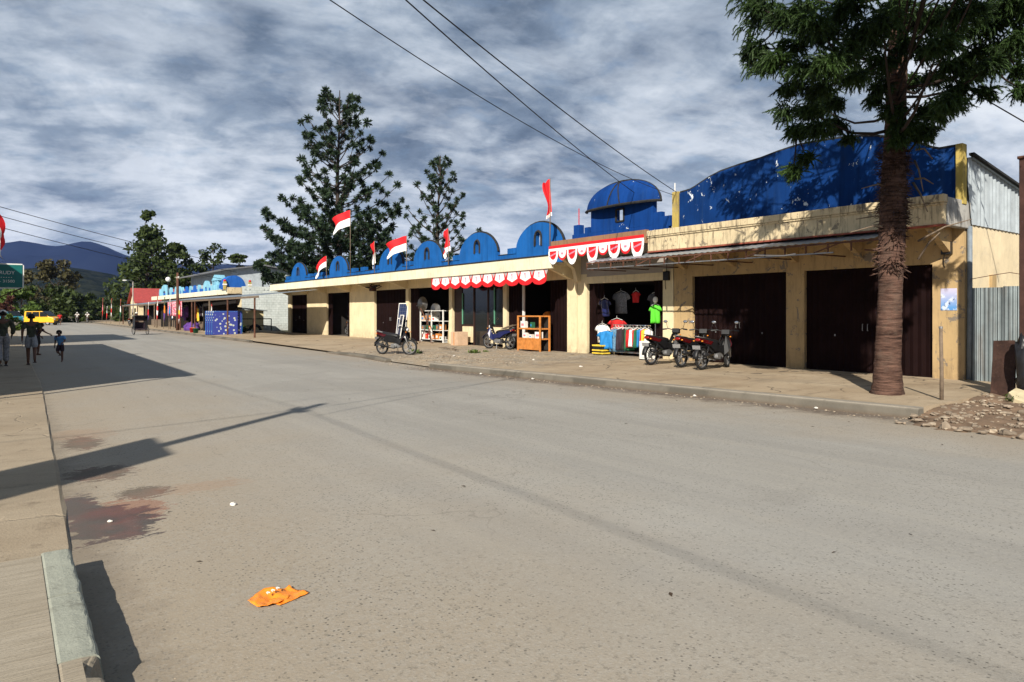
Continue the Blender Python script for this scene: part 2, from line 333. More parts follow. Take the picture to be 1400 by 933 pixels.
MT=dict(
 road=road_material(), pave=pavement_material('shop_pavement_concrete',(.30,.225,.145),(.43,.345,.24)),
 lpave=pavement_material('left_pavement_concrete',(.285,.225,.155),(.37,.305,.22),False), slab=brushed_slab(),
 kerbR=kerb_mat('kerb_concrete',(.28,.25,.205),True), kerbL=kerb_mat('kerb_greenish_concrete',(.33,.34,.28),False),
 bark=bark_mat(), limb=M('dark_limb_bark',(.030,.020,.016),.95,.3,6,.4,20), bark2=M('grey_bark',(.045,.034,.028),.95,.4,4,.6,20),
 creamC=wall_mat('cream_paint',(.72,.61,.39),.22,.10,(.45,.40,.32)), fasciaC=wall_mat('cream_fascia_paint',(.74,.67,.49),.3,.06,(.4,.36,.3)),
 ochreA=wall_mat('weathered_ochre_paint',(.46,.325,.165),.4,.95,(.20,.17,.14)), fasciaA=wall_mat('stained_cream_fascia',(.60,.49,.31),.95,.7,(.12,.10,.08)),
 sideA=wall_mat('pale_side_plaster',(.72,.60,.40),.15,.2,(.5,.45,.36)), brownB=wall_mat('faded_brown_board',(.27,.15,.085),.6,.5,(.30,.20,.10)),
 greyB=M('grey_panel',(.33,.30,.27),.8,.12,1.5,.1,30), yellow=wall_mat('yellow_post_paint',(.46,.35,.10),.75,.3,(.3,.25,.15)),
 blueA=peel_blue('peeling_deep_blue_paint',(.004,.034,.150),.632), blueB=peel_blue('dome_blue_paint',(.005,.043,.20),.66),
 blueC=peel_blue('parapet_blue_paint',(.010,.098,.33),.72), blueE=peel_blue('pale_blue_paint',(.22,.47,.60),.78), blueE2=peel_blue('far_blue_paint',(.02,.11,.42),.8),
 mould=M('black_mould_edge',(.022,.022,.022),.95,.5,6,.5,25), brown=M('dark_maroon_steel',(.010,.0042,.004),.75,.35,2,.05,40,spec=.06),
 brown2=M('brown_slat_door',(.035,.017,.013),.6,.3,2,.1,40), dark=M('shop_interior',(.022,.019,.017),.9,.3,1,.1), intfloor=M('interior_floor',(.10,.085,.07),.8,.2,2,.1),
 white=M('white_paint',(.72,.71,.67),.6,.08,3,.05), whiteblock=wall_mat('whitewashed_block',(.62,.66,.64),.25,.15,(.4,.42,.4),True),
 zinc=corrug_mat('zinc_sheet',(.36,.41,.45),.35), zincw=corrug_mat('grey_zinc_wall',(.42,.47,.50),.15,.1,.7), tealz=corrug_mat('weathered_teal_zinc',(.25,.29,.30),.55,.5,.5),
 rust=M('rusty_steel',(.10,.045,.028),.85,.5,5,.4,30), steel=M('grey_steel',(.30,.30,.30),.45,.2,6,.1,40,.7), chrome=M('chrome',(.62,.62,.62),.2,.05,6,0,40,1.),
 black=M('black_plastic',(.014,.014,.015),.42,.3,5,.05), rubber=M('tyre_rubber',(.016,.016,.016),.85,.3,8,.2,60), seatm=M('seat_vinyl',(.012,.012,.013),.5,.2,6,.1,60),
 red=M('flag_red',(.62,.012,.018),.75,.1,2,.1,60), wht=M('flag_white',(.80,.78,.76),.75,.05,2,.1,60), pink=M('pink_cloth',(.72,.20,.24),.8,.25,3,.1),
 bred=M('glossy_red_paint',(.055,.003,.004),.25,.1,4,0,spec=.5), bblue=M('glossy_dark_blue_paint',(.012,.016,.075),.25,.1,4,0,spec=.5), bblack=M('glossy_black_paint',(.010,.010,.011),.5,.1,4,0,spec=.2),
 lampred=M('red_lens',(.22,.006,.006),.2,.1,5,0,spec=.5), lens=M('clear_lens',(.6,.6,.6),.12,.05,5,0,spec=.6), orange_lens=M('amber_lens',(.6,.2,.02),.2,.1,5,0),
 wood=M('orange_wood',(.50,.19,.045),.5,.3,7,.2,30), woodgrey=M('weathered_wood',(.16,.12,.085),.9,.35,8,.4,25), plank=M('dark_brown_board',(.045,.022,.016),.75,.5,5,.3,20,dirt=.4,dirtcol=(.16,.10,.07)),
 carton=M('carton',(.52,.36,.24),.85,.15,4,.1), glass=M('dark_glass',(.012,.014,.015),.08,.2,2,0,spec=.6), solar=M('solar_cell_blue',(.018,.03,.085),.2,.2,3,0,spec=.6),
 green=M('lime_green_cloth',(.09,.52,.03),.7,.1,5,.1), skyblue=M('blue_cloth',(.02,.20,.50),.8,.2,6,.1), denim=M('striped_denim',(.10,.20,.30),.85,.5,18,.1), dkcloth=M('dark_cloth',(.035,.022,.03),.9,.3,6,.1),
 greencl=M('dark_green_cloth',(.02,.12,.06),.85,.2,6,.1), yellowcl=M('yellow_cloth',(.70,.50,.05),.8,.2,6,.1), redcl=M('red_cloth',(.50,.02,.02),.85,.2,6,.1), orangecl=M('orange_cloth',(.70,.20,.02),.8,.2,6,.1),
 purple=M('purple_cloth',(.10,.04,.22),.85,.2,6,.1), tarp=M('black_tarp',(.016,.016,.018),.35,.3,9,.6,12,spec=.5),
 orange=M('orange_plastic',(.86,.26,.02),.35,.1,14,.1,60,spec=.5), litter=M('litter_white',(.68,.64,.58),.7,.2,12,.2), stone=M('rubble_stone',(.22,.175,.13),.92,.5,2.5,.5,25), dirt=M('brown_dirt',(.17,.115,.075),.95,.4,3,.6,30),
 skin=M('brown_skin',(.12,.058,.036),.55,.1,9,.05), hair=M('black_hair',(.010,.008,.007),.8,.3,30,.4,80), eyew=M('eye_white',(.7,.68,.65),.3,.02,5,0), 
 redroof=M('red_roof_tile',(.33,.055,.05),.7,.25,4,.3,20), signgreen=M('sign_teal',(.010,.13,.12),.4,.1,3,0), yellowcar=M('yellow_car_paint',(.80,.42,.02),.3,.08,3,0,spec=.5), whitecar=M('white_car_paint',(.72,.74,.74),.3,.05,3,0,spec=.5),
 shirtblue=M('light_blue_shirt',(.10,.26,.50),.85,.2,14,.15), camo=M('dark_camouflage_cloth',(.05,.055,.035),.9,.8,10,.1), greyp=M('grey_camouflage_trousers',(.24,.24,.25),.9,.5,18,.1), shortsc=M('grey_check_shorts',(.27,.28,.30),.9,.35,22,.1), sandal=M('sandal_sole',(.06,.04,.035),.8,.3,8,.1),
 cable=M('cable_black',(.012,.012,.013),.6,.1,3,0), concrete=M('pole_concrete',(.34,.31,.27),.9,.2,3,.2), roofgrey=M('flat_roof_grey',(.22,.21,.2),.9,.25,2,.2),
 dusty=M('dusty_wall_left',(.5,.46,.38),.9,.2,2,.2), gravelp=M('pale_stone',(.33,.27,.20),.9,.4,6,.3),
)
MT['needle']=leaf_mat('needle_green',(.006,.014,.006),(.044,.082,.020),1.3,.2)
MT['tuft']=leaf_mat('tuft_green',(.010,.020,.011),(.026,.046,.020),.45,.1)
MT['leafd']=leaf_mat('dense_leaf',(.014,.024,.007),(.050,.072,.017),.35,.2)
MT['leafl']=leaf_mat('bright_leaf',(.035,.07,.014),(.10,.15,.03),.5,.25)
MT['leafb']=leaf_mat('brownish_leaf',(.035,.030,.012),(.075,.068,.028),.4,.2)
MT['leafr']=leaf_mat('reddish_leaf',(.05,.018,.015),(.10,.04,.025),.6,.2)
MT['grass']=leaf_mat('weed_green',(.04,.075,.015),(.12,.17,.04),2.,.25)
# ---------------------------------------------------------------- camera, light, sky
cam=bpy.data.cameras.new('camera'); co=bpy.data.objects.new('camera',cam); COL.objects.link(co); sc.camera=co
cam.sensor_width=36; cam.lens=24.0; cam.shift_y=-39.5/1400; cam.clip_start=.05; cam.clip_end=20000
co.location=(0,0,H); co.rotation_euler=(R(90),0,R(-36.6))
SUN_EL=R(32); sdir=Vector((.78*math.cos(SUN_EL),.626*math.cos(SUN_EL),-math.sin(SUN_EL))).normalized()
sl=bpy.data.lights.new('sun','SUN'); sl.energy=5.0; sl.angle=R(.55); sl.color=(1,.93,.82)
so=bpy.data.objects.new('sun',sl); COL.objects.link(so); so.rotation_euler=sdir.to_track_quat('-Z','Y').to_euler(); so.location=(-30,-25,40)
sc.view_settings.view_transform='Standard'; sc.view_settings.look='None'; sc.view_settings.gamma=1; sc.view_settings.exposure=0.55
def make_world():
    w=bpy.data.worlds.new('World'); sc.world=w; w.use_nodes=True; t=NT.__new__(NT); t.t=w.node_tree; t.t.nodes.clear()
    out=t.t.nodes.new('ShaderNodeOutputWorld')
    sky=t.n('TexSky',{'sky_type':'NISHITA','sun_disc':False,'sun_elevation':SUN_EL,'sun_rotation':math.atan2(-sdir.x,-sdir.y)})
    d=t.n('TexCoord').outputs['Generated']
    s=t.n('SeparateXYZ',None,Vector=d).outputs
    z=t.math('MAXIMUM',s[2],0.)
    k=t.math('DIVIDE',1.,t.math('ADD',z,.30))
    p=t.n('CombineXYZ',None,X=t.math('MULTIPLY',s[0],k),Y=t.math('MULTIPLY',s[1],k),Z=t.math('MULTIPLY',z,.5)).outputs[0]
    pr=t.mapv(p,(1,1,1),rot=(0,0,R(20)))
    st=t.mapv(pr,(1.15,1.6,1))                       # stretched cloud streets
    big=t.n('TexNoise',None,Vector=st,Scale=1.1,Detail=4.,Roughness=.5,Distortion=.25).outputs[0]
    mid=t.n('TexNoise',None,Vector=st,Scale=3.1,Detail=8.,Roughness=.55,Distortion=.25).outputs[0]
    fin=t.n('TexNoise',None,Vector=t.mapv(st,(1,1,1),(3,1,2)),Scale=8.5,Detail=7.,Roughness=.6,Distortion=.2).outputs[0]
    sv=t.mapv(d,(1.,1.,2.1),rot=(R(8),R(14),0))
    sb=t.n('TexNoise',None,Vector=sv,Scale=2.1,Detail=11.,Roughness=.62,Distortion=.5).outputs[0]
    sb2=t.n('TexNoise',None,Vector=t.mapv(sv,(1,1,1),(4,7,1)),Scale=5.2,Detail=11.,Roughness=.66,Distortion=.7).outputs[0]
    big=t.math('ADD',t.math('MULTIPLY',sb,.62),t.math('MULTIPLY',sb2,.38))
    f=t.math('ADD',t.math('ADD',t.math('MULTIPLY',big,.68),t.math('MULTIPLY',mid,.24)),t.math('MULTIPLY',fin,.08))
    f=t.rng(t.math('SUBTRACT',f,t.rng(z,.15,.6,-.025,.04)),.40,.61)
    ramp=t.n('ValToRGB',None,Fac=f); e=ramp.color_ramp.elements
    e[0].position=0.; e[0].color=(.084,.116,.165,1); e[1].position=1.; e[1].color=(.54,.575,.61,1)
    for ps,c in ((.25,(.138,.180,.240,1)),(.5,(.212,.262,.328,1)),(.75,(.325,.375,.438,1))):
        x=e.new(ps); x.color=c
    # paler towards the horizon where cloud piles up
    hz=t.rng(z,.5,.10)
    col=t.mix(t.math('MULTIPLY',t.math('MULTIPLY',hz,t.rng(t.math('ADD',mid,t.math('MULTIPLY',fin,.4)),.60,.84)),.75),ramp.outputs[0],(.60,.63,.67))
    bgc=t.n('Background',None,Color=col,Strength=1.0)
    bgs=t.n('Background',None,Color=sky.outputs[0],Strength=.10)
    gap=t.rng(fin,.33,.45,.86,1.)
    mx=t.n('MixShader',None,i0=gap,i1=bgs.outputs[0],i2=bgc.outputs[0])
    t.t.links.new(mx.outputs[0],out.inputs[0])
make_world()
# ---------------------------------------------------------------- ground, hills, haze
def lerp(a,b,t): return a+(b-a)*t
def interp(tab,x):
    if x<=tab[0][0]: return tab[0][1]
    for (a,b),(c,d) in zip(tab,tab[1:]):
        if x<=c: return lerp(b,d,(x-a)/(c-a))
    return tab[-1][1]
from mathutils import noise as mn
def nz(x,y,z=0.,s=1.,o=4): return mn.fractal(Vector((x*s,y*s,z*s)),1.,2.,o)
t=NT('grassy_earth'); c=t.mix(t.rng(t.noise(.08,8,.65),.35,.65),(.045,.055,.022),(.13,.10,.06))
gm_=t.bsdf(c,.95,t.bump(t.noise(6,6),.5,.05),spec=.1)
g=MB().add([(-5200,-2500,-.035),(5200,-2500,-.035),(5200,5200,-.035),(-5200,5200,-.035)],[(0,1,2,3)]).build('ground',gm_); tag(g,kind='structure')
# right-hand road edge
EDGE=[(-40,10.6),(2.8,10.55),(4.3,11.1),(4.72,11.27),(17.2,9.9),(20.4,9.98),(23,10.3),(40,10.6),(160,10.6)]
def ex(y): return interp(EDGE,y)
ys=[-60+ i*3 for i in range(20)]+[i*.5 for i in range(0,60)]+[30+i*4 for i in range(38)]
def leftx(y): return interp([(-60,.33),(5.1,.33),(5.7,.38),(18,.66),(40,.7),(400,.7)],y)
b=MB()
vs=[];fs=[]
for y in ys: vs+= [(leftx(y)-.6,y,0),(5.5,y,0.03),(ex(y)+.9,y,0)]
for i in range(len(ys)-1):
    for j in range(2): a=i*3+j; fs.append((a,a+1,a+4,a+3))
tag(MB().add(vs,fs).build('road',MT['road'],fixn=False),kind='structure')
# cross street at the far end (the road meets a T-junction)
tag(MB().add([(-160,150,-.01),(160,150,-.01),(160,158,-.01),(-160,158,-.01)],[(0,1,2,3)]).build('cross_road',MT['road']),kind='structure')
# left pavement beyond the kerb dip (nearly flush) and the raised brushed slab near the camera
vs=[];fs=[];yl=[5.05+i*.6 for i in range(30)]+[23+i*3 for i in range(40)]
for y in yl: vs+=[(-7,y,.06),(-2.,y,.05),(leftx(y)-.025+.012*nz(y,3,0,2.),y,.022+.004*nz(y,1,0,1.5)),(leftx(y)+.02*nz(y,7,0,2.5),y,.004)]
for i in range(len(yl)-1):
    for j in range(3): a=i*4+j; fs.append((a,a+1,a+5,a+4))
tag(MB().add(vs,fs).build('left_pavement',MT['lpave'],fixn=False),kind='structure')
b=MB().box(-7,.177,-8,5.06,-.03,.165)
tag(b.build('raised_slab',MT['slab'],bevel=.003),kind='structure')
def kerb_block(y0,y1,x0,x1,z,chip=False,name='kerb',mt=MT['kerbL']):
    n=14; ny=max(6,int((y1-y0)/.05)); rows=[]
    for i in range(ny+1):
        y=lerp(y0,y1,i/ny); e=.010*nz(y*5,9,1,1.)
        if chip: e-=max(0,.045*math.exp(-((y-3.36)/.06)**2)); 
        zz=z-(max(0,.03*math.exp(-((y-3.33)/.07)**2)) if chip else 0)
        prof=[(x0,-.02),(x0,z-.004),(x0+.012,z+.002),(lerp(x0,x1,.55),z+.003)]
        for k in range(6):
            a=math.pi/2*(k/5); prof.append((x1-.03+.03*math.sin(a)+e,(zz-.03+.03*math.cos(a))+.004*nz(y*9,k,2)))
        prof.append((x1+.012+e*.5,.06)); prof.append((x1+.016,-.02)); rows.append([(px_,y,pz) for px_,pz in prof])
    m=len(rows[0]); b=MB(); b.add([p for r in rows for p in r],[(i*m+j,i*m+j+1,(i+1)*m+j+1,(i+1)*m+j) for i in range(ny) for j in range(m-1)]+[tuple(range(m)),tuple(ny*m+j for j in range(m))])
    return tag(b.build(name,mt,smooth=False),kind='structure')
kerb_block(4.287,5.10,.178,.335,.165); kerb_block(3.46,4.272,.178,.335,.166); kerb_block(-4,3.455,.178,.333,.163,True,'kerb',MT['slab'])
b=MB().tube([(.168,3.42,.155),(.165,3.2,.158),(.15,3.0,.158),(.11,2.8,.158),(.05,2.6,.158)],.008,6)
tag(b.build('cable',M('greenish_cable',(.16,.16,.12),.8,.2,9,0),smooth=True),'thin dull green cable lying in the slot beside the greenish kerb block','cable')
# right pavement
def kh(y): return interp([(4,.17),(16.6,.17),(17.5,.035),(20.2,.035),(20.7,.12),(23,.13),(26,.07),(40,.10),(90,.10)],y)
PZ=.18
yr=[4.72+.25*i for i in range(90)]+[27.3+i*1. for i in range(30)]+[58+i*4 for i in range(24)]
nx=26; vs=[];fs=[]
for y in yr:
    e=ex(y)+.16
    for j in range(nx+1):
        u=j/nx; x=lerp(e,17.,u); zz=lerp(kh(y)+.004,PZ,min(1,(x-e)/2.2))
        rough=.016 if 15.5<y<25 else .006
        vs.append((x,y,zz+rough*nz(x,y,0,1.4) if 0<j<nx-1 else zz))
for i in range(len(yr)-1):
    for j in range(nx): a=i*(nx+1)+j; fs.append((a,a+1,a+nx+2,a+nx+1))
pv=MB().add(vs,fs)
vs=[(lerp(ex(4.72)+.16,17.,j/nx),4.72,z) for j in range(nx+1) for z in (.178,-.03)]
pv.add(vs,[(2*j,2*j+1,2*j+3,2*j+2) for j in range(nx)])
tag(pv.build('right_pavement',MT['pave'],smooth=False,fixn=False),kind='structure')
def kerb_run(y0,y1,ztop):
    rows=[]; n=int((y1-y0)/.12)
    for i in range(n+1):
        y=lerp(y0,y1,i/n); e=ex(y); r=.018*nz(y*3,4,0); r2=.012*nz(y*6,8,0); zt=ztop(y)
        rows.append([(e-.03+r,y,-.02),(e+r,y,zt-.035+r2),(e+.03+r,y,zt+r2*.4),(e+.10,y,zt+.004),(e+.19,y,zt+.007),(e+.2,y,-.02)])
    m=6; b=MB().add([p for r in rows for p in r],[(i*m+j,i*m+j+1,(i+1)*m+j+1,(i+1)*m+j) for i in range(n) for j in range(m-1)]+[tuple(range(m)),tuple(n*m+j for j in range(m))])
    return tag(b.build('kerb',MT['kerbR']),kind='structure')
kerb_run(4.70,17.35,lambda y: .17); kerb_run(20.35,26.5,lambda y: interp([(20.3,.10),(21,.13),(24,.12),(26.5,.05)],y)); kerb_run(38,130,lambda y:.12)
# dirt bank at the end of the pavement
vs=[];fs=[];n=90
for i in range(n+1):
    for j in range(n+1):
        x=lerp(10.25,19.5,(i/n)**1.5); y=lerp(-6,4.72,j/n)
        h=-.03+.05*min(1,max(0,(x-10.35)/.45))+.17*min(1,max(0,(x-10.6)/2.2))*(.75+.5*nz(x,y,0,.7))+.045*nz(x,y,3,1.6)+.018*nz(x,y,3,6.)
        vs.append((x,y,h if y<4.6 or x>11.3 else h-.03))
for i in range(n):
    for j in range(n): a=i*(n+1)+j; fs.append((a,a+1,a+n+2,a+n+1))
tag(MB().add(vs,fs).build('dirt_bank',MT['dirt'],fixn=False),kind='structure')
def rock(b,c,r):
    ax=Vector((rnd.uniform(.7,1.4),rnd.uniform(.7,1.4),rnd.uniform(.4,.8))); n0=len(b.v)
    b.ball((0,0,0),r,r,r,7,4); o=Vector((rnd.random()*50,rnd.random()*50,0)); a=rnd.random()*6.3
    for k in range(n0,len(b.v)):
        v=Vector(b.v[k]); v*=1+.55*mn.noise(v/r*1.1+o); v=Vector((v.x*ax.x,v.y*ax.y,v.z*ax.z)); 
        b.v[k]=(c[0]+v.x*math.cos(a)-v.y*math.sin(a),c[1]+v.x*math.sin(a)+v.y*math.cos(a),c[2]+v.z)
b=MB()
def bankz(x,y): return .02+.17*min(1,max(0,(x-10.5)/2.2))*(.75+.5*nz(x,y,0,.7))
for i in range(2000):
    x=rnd.uniform(10.5,16.2); y=rnd.uniform(.5,4.75); b.mi=0 if rnd.random()<.6 else 1
    rock(b,(x,y,bankz(x,y)+.005),rnd.choice((.008,.012,.014,.018,.02,.03,.045))*rnd.uniform(.8,1.3))
for i in range(28):
    y=lerp(4.3,-2,i/27); rock(b,(10.55+.12*rnd.random(),y,.04),rnd.uniform(.05,.09))
tag(b.build('rubble',[MT['stone'],MT['gravelp']]),'loose stones and broken concrete on the bare dirt beside the pavement end','rubble',kind='stuff')
# loose gravel and grit on the broken pavement and in the gutter
b=MB()
for i in range(1500):
    y=rnd.uniform(15.5,24.5); x=rnd.triangular(ex(y)+.2,16,12.5); b.mi=rnd.random()<.4; rock(b,(x,y,.17 if x>ex(y)+2 else lerp(kh(y),PZ,max(0,(x-ex(y))/2.2))),rnd.choice((.008,.012,.018,.03)))
for i in range(900):
    y=rnd.uniform(4.8,22); x=ex(y)-abs(rnd.gauss(.1,.22)); b.mi=rnd.random()<.5; rock(b,(x,y,.003),rnd.choice((.005,.007,.012,.018)))
for i in range(500):
    y=rnd.uniform(2.5,16); x=leftx(y)+abs(rnd.gauss(0.1,.5)); b.mi=rnd.random()<.4; rock(b,(x,y,.001),rnd.choice((.002,.003,.004,.007)))
tag(b.build('gravel',[MT['stone'],MT['gravelp']]),'loose gravel and grit on the broken pavement and in the gutter','gravel',kind='stuff')
def tuft_weed(b,c,r,n):
    for i in range(n):
        a=rnd.random()*6.28; l=r*rnd.uniform(.5,1.2); e=rnd.uniform(.3,1.3); w=.012
        d=Vector((math.cos(a)*math.cos(e),math.sin(a)*math.cos(e),math.sin(e))); s=Vector((-math.sin(a),math.cos(a),0))*w
        p=Vector(c)+Vector((rnd.gauss(0,r*.5),rnd.gauss(0,r*.5),0)); q=p+d*l*.6; t_=p+d*l+Vector((0,0,-l*.15))
        b.add([p-s,p+s,q+s*1.3,q-s*1.3,t_],[(0,1,2,3),(3,2,4)])
b=MB()
for (x,y,r,n) in ((13.6,20.6,.18,130),(12.3,22.6,.14,80),(12.0,21.7,.1,50),(14.3,20.9,.1,50),(14.4,4.3,.2,150),(14.9,3.9,.22,160),(13.4,4.1,.12,60),(15.6,4.5,.2,100),(12.6,3.0,.14,60),(11.7,2.6,.12,50),(14.2,3.1,.2,120)):
    tuft_weed(b,(x,y,.17 if y>4.7 else bankz(x,y)),r,n)
tag(b.build('weeds',MT['grass']),'small green weeds growing through the broken pavement and dirt','weeds',kind='stuff')
b=MB()
for i in range(150):
    x=rnd.uniform(.6,15.5); y=rnd.uniform(2.2,22); z=.006+.03*min(1,max(0,1-abs(x-5.5)/5)) if x<ex(y)-.1 else .19
    if x<ex(y)-.1 and rnd.random()<.45: x=ex(y)-abs(rnd.gauss(.2,.3)); z=.012
    a=rnd.random()*6.28; l=rnd.uniform(.012,.035); w=l*rnd.uniform(.25,.5); c_,s_=math.cos(a),math.sin(a)
    b.add([(x-l*c_,y-l*s_,z),(x+w*s_,y-w*c_,z+.008),(x+l*c_,y+l*s_,z+.003),(x-w*s_,y+w*c_,z+.004)],[(0,1,2,3)])
tag(b.build('fallen_leaves',M('dry_leaf',(.06,.038,.022),.9,.5,3,0)),'small dry fallen leaves scattered over the road and pavement','leaves',kind='stuff')
# hills and mountains
def ridge(name,d0,d1,crest,mt,pxs,nr,amp,rs):
    vs=[];fs=[];m=nr+4
    for px in pxs:
        rx,ry=ray(px) if px<6000 else (0,0); cz=(CY-interp(crest,px))/F
        for k in range(m):
            u=k/nr; dd=lerp(d0,d1,min(u,1)) if u<=1 else d1*(1+.1*(k-nr)); hgt=H+cz*d1
            prof=min(u,1)**1.25 if u<=1 else 1-.28*(k-nr)
            x,y=rx*dd,ry*dd
            wob=amp*nz(x,y,0,rs,6)*(math.sin(min(u,1)*math.pi)*.9+.3)
            vs.append((x,y,max(-3,hgt*prof+wob+(rs*1.6e3 if rs<.005 else 0)*.9*nz(x,y,7,.006,4)*min(1,u)) if k else -3))
    for i in range(len(pxs)-1):
        for k in range(m-1): a=i*m+k; fs.append((a,a+m,a+m+1,a+1))
    return tag(MB().add(vs,fs).build(name,mt,smooth=True,fixn=False),kind='structure')
t=NT('haze_tinted_mountain'); c=t.mix(t.rng(t.noise(.006,8,.65),.4,.62),(.005,.009,.026),(.010,.016,.036))  # blue of the distant air is mixed into the forest colour
c=t.mix(t.rng(t.noise(.003,7,.65,vec=t.mapv(t.pos(),(1,1,4))),.6,.68,0,.5),c,(.022,.03,.05)); mtn=t.bsdf(c,1.,None,spec=0)
t=NT('wooded_hill'); c=t.mix(t.rng(t.noise(.06,9,.75),.42,.58),(.006,.010,.006),(.026,.030,.017)); hil=t.bsdf(c,1.,t.bump(t.noise(.2,6),1.,2.),spec=0)
ridge('mountain',1900,3300,[(-1500,345),(-600,325),(-60,338),(0,334),(30,331),(70,334),(100,330),(128,331),(150,338),(178,350),(230,362),(300,358),(380,364),(430,372),(600,380),(900,385),(1500,370)],mtn,[-1400+12*i for i in range(260)],16,75,.0022)
ridge('hill',520,950,[(-1500,385),(-300,380),(-80,376),(0,372),(60,365),(110,368),(150,374),(190,384),(260,400),(330,402),(450,398),(900,400),(1500,385)],hil,[-1400+14*i for i in range(220)],10,14,.012)
# air between here and the mountains
hb=MB().box(-5250,5250,-2550,5250,-5,420); t=NT('blue_air'); pv_=t.n('VolumePrincipled',None,Color=(.30,.46,1.,1),Density=5.5e-5,Anisotropy=.0)
t.t.links.new(pv_.outputs[0],t.out.inputs['Volume']); hz_=hb.build('haze',t.m); tag(hz_,'thin blue air between the street and the mountains','haze',kind='stuff')
# ---------------------------------------------------------------- the three shop buildings on the right
XF=16.6
def arch_outline(w,zs,zt,n=14,p=1.0):
    return [(-w/2*math.cos(math.pi*i/n), zs+(zt-zs)*math.sin(math.pi*i/n)**p) for i in range(n+1)]
def arch_panel(b,cap,x0,x1,yc,w,z0,zs,zt,hole=None,p=1.2):
    """wall panel facing the street with an arched top and an arched opening through it"""
    top=arch_outline(w,zs,zt,16,p)
    if hole:
        hw,h0,hs,ht=hole; hh=arch_outline(hw,hs,ht,8)
        for sgn in (-1,1):
            T=[(u*sgn,z) for u,z in top[:9]]; Hh=[(u*sgn,z) for u,z in hh[:5]]
            o=[(0,z0),(sgn*-w/2,z0)]+T+Hh[::-1]+[(Hh[0][0],h0),(0,h0)]
            b.prism([(yc+u,z) for u,z in o],'x',x0,x1)
    else: b.prism([(yc-w/2,z0),(yc+w/2,z0)]+[(yc+u,z) for u,z in top[::-1]],'x',x0,x1)
    cap.tube([((x0+x1)/2,yc-w/2-.03,zs-.04)]+[((x0+x1)/2,yc+u,z+.012) for u,z in top]+[((x0+x1)/2,yc+w/2+.03,zs-.04)],.058,6)
def folding_gate(parent,y0,y1,z0,z1,x,mt,label=None,handle=True):
    n=max(6,int(abs(y1-y0)/.085)); b=MB(); pts=[(x-(.022 if i%2 else 0.)+(.012 if i%8==0 else 0),lerp(y0,y1,i/n)) for i in range(n+1)]
    vs=[(px_,y,z) for px_,y in pts for z in (z0,z1)]
    b.add(vs,[(2*i,2*i+1,2*i+3,2*i+2) for i in range(n)])
    for z in (z0+.015,z1-.015): b.box(x-.03,x+.02,y0,y1,z-.015,z+.015)
    o=b.build('folding_gate',mt,parent,world=True); 
    if label: o['label']=label
    if handle:
        ym=(y0+y1)/2
        for s in (-.06,.06): MB().tube([(x-.03,ym+s,1.2),(x-.06,ym+s,1.2),(x-.06,ym+s,1.36),(x-.03,ym+s,1.36)],.009,6).build('handle',MT['steel'],o,world=True)
        for s in range(2):
            hk=MB(); yy=lerp(y0,y1,.25+.5*s); hk.box(x-.04,x-.02,yy-.014,yy+.014,1.05,1.1); hk.build('lock_plate',MT['steel'],o,world=True)
    return o
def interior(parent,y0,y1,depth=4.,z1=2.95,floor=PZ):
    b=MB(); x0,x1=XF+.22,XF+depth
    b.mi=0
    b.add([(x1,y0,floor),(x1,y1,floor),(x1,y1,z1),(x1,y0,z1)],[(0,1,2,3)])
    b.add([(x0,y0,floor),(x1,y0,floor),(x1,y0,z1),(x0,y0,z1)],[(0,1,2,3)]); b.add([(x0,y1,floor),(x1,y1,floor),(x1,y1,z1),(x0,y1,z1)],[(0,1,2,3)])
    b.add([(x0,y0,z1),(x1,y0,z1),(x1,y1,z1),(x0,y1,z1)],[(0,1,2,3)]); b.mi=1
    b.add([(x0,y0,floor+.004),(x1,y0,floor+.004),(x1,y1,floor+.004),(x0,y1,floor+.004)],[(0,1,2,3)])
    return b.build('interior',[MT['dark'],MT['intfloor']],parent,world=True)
def shell(parent,y0,y1,zr,xb,mt,roofm,side0=True,side1=True):
    b=MB().box(xb-.15,xb,y0,y1,-.02,zr-.01); b.build('back_wall',mt,parent,world=True)
    if side0: MB().box(XF+.2,xb-.15,y0,y0+.15,-.02,zr-.01).build('side_wall',mt,parent,world=True)
    if side1: MB().box(XF+.2,xb-.15,y1-.15,y1,-.02,zr-.01).build('side_wall',mt,parent,world=True)
    MB().box(XF+.0,xb,y0,y1,zr,zr+.1).build('roof',roofm,parent,world=True)

# ===== building C : long cream row with the blue arched parapet
YC0,YC1=18.42,49.8
bc=thing('shop_row','long low cream shop row with a blue parapet of round arches and a deep canopy','shop building',(XF,34,0))
shell(bc,YC0+.02,YC1,3.45,23.5,MT['creamC'],MT['roofgrey'])
pil=[(18.42,18.95),(22.72,22.98),(27.02,27.28),(31.25,31.55),(35.3,38.7),(42.35,45.9),(49.2,49.8)]
for a,b_ in pil:
    o=MB().box(XF,XF+.22,a,b_,0,3.0).build('pillar' if b_-a<1 else 'wall_panel',MT['creamC'],bc,world=True)
MB().box(XF+.004,XF+.216,YC0,YC1,2.86,3.45).build('lintel',MT['creamC'],bc,world=True)
b=MB().box(15.52,XF,YC0,YC1+.25,3.3,3.42); b.build('canopy_slab',MT['creamC'],bc,world=True)
b=MB().box(15.38,15.52,YC0,YC1+.25,3.19,3.63); b.build('fascia',MT['fasciaC'],bc,world=True,bevel=.01)
b=MB().box(15.36,15.54,YC0,YC1+.25,3.633,3.68); b.build('coping',MT['mould'],bc,world=True)
for y in (18.7,22.85,27.15,31.4,35.4,38.6,42.45,45.8,49.4):
    MB().prism([(15.52,3.3),(XF,3.3),(XF,2.86),(XF-.12,2.86),(15.52,3.2)],'y',y-.09,y+.09).build('bracket',MT['creamC'],bc,world=True)
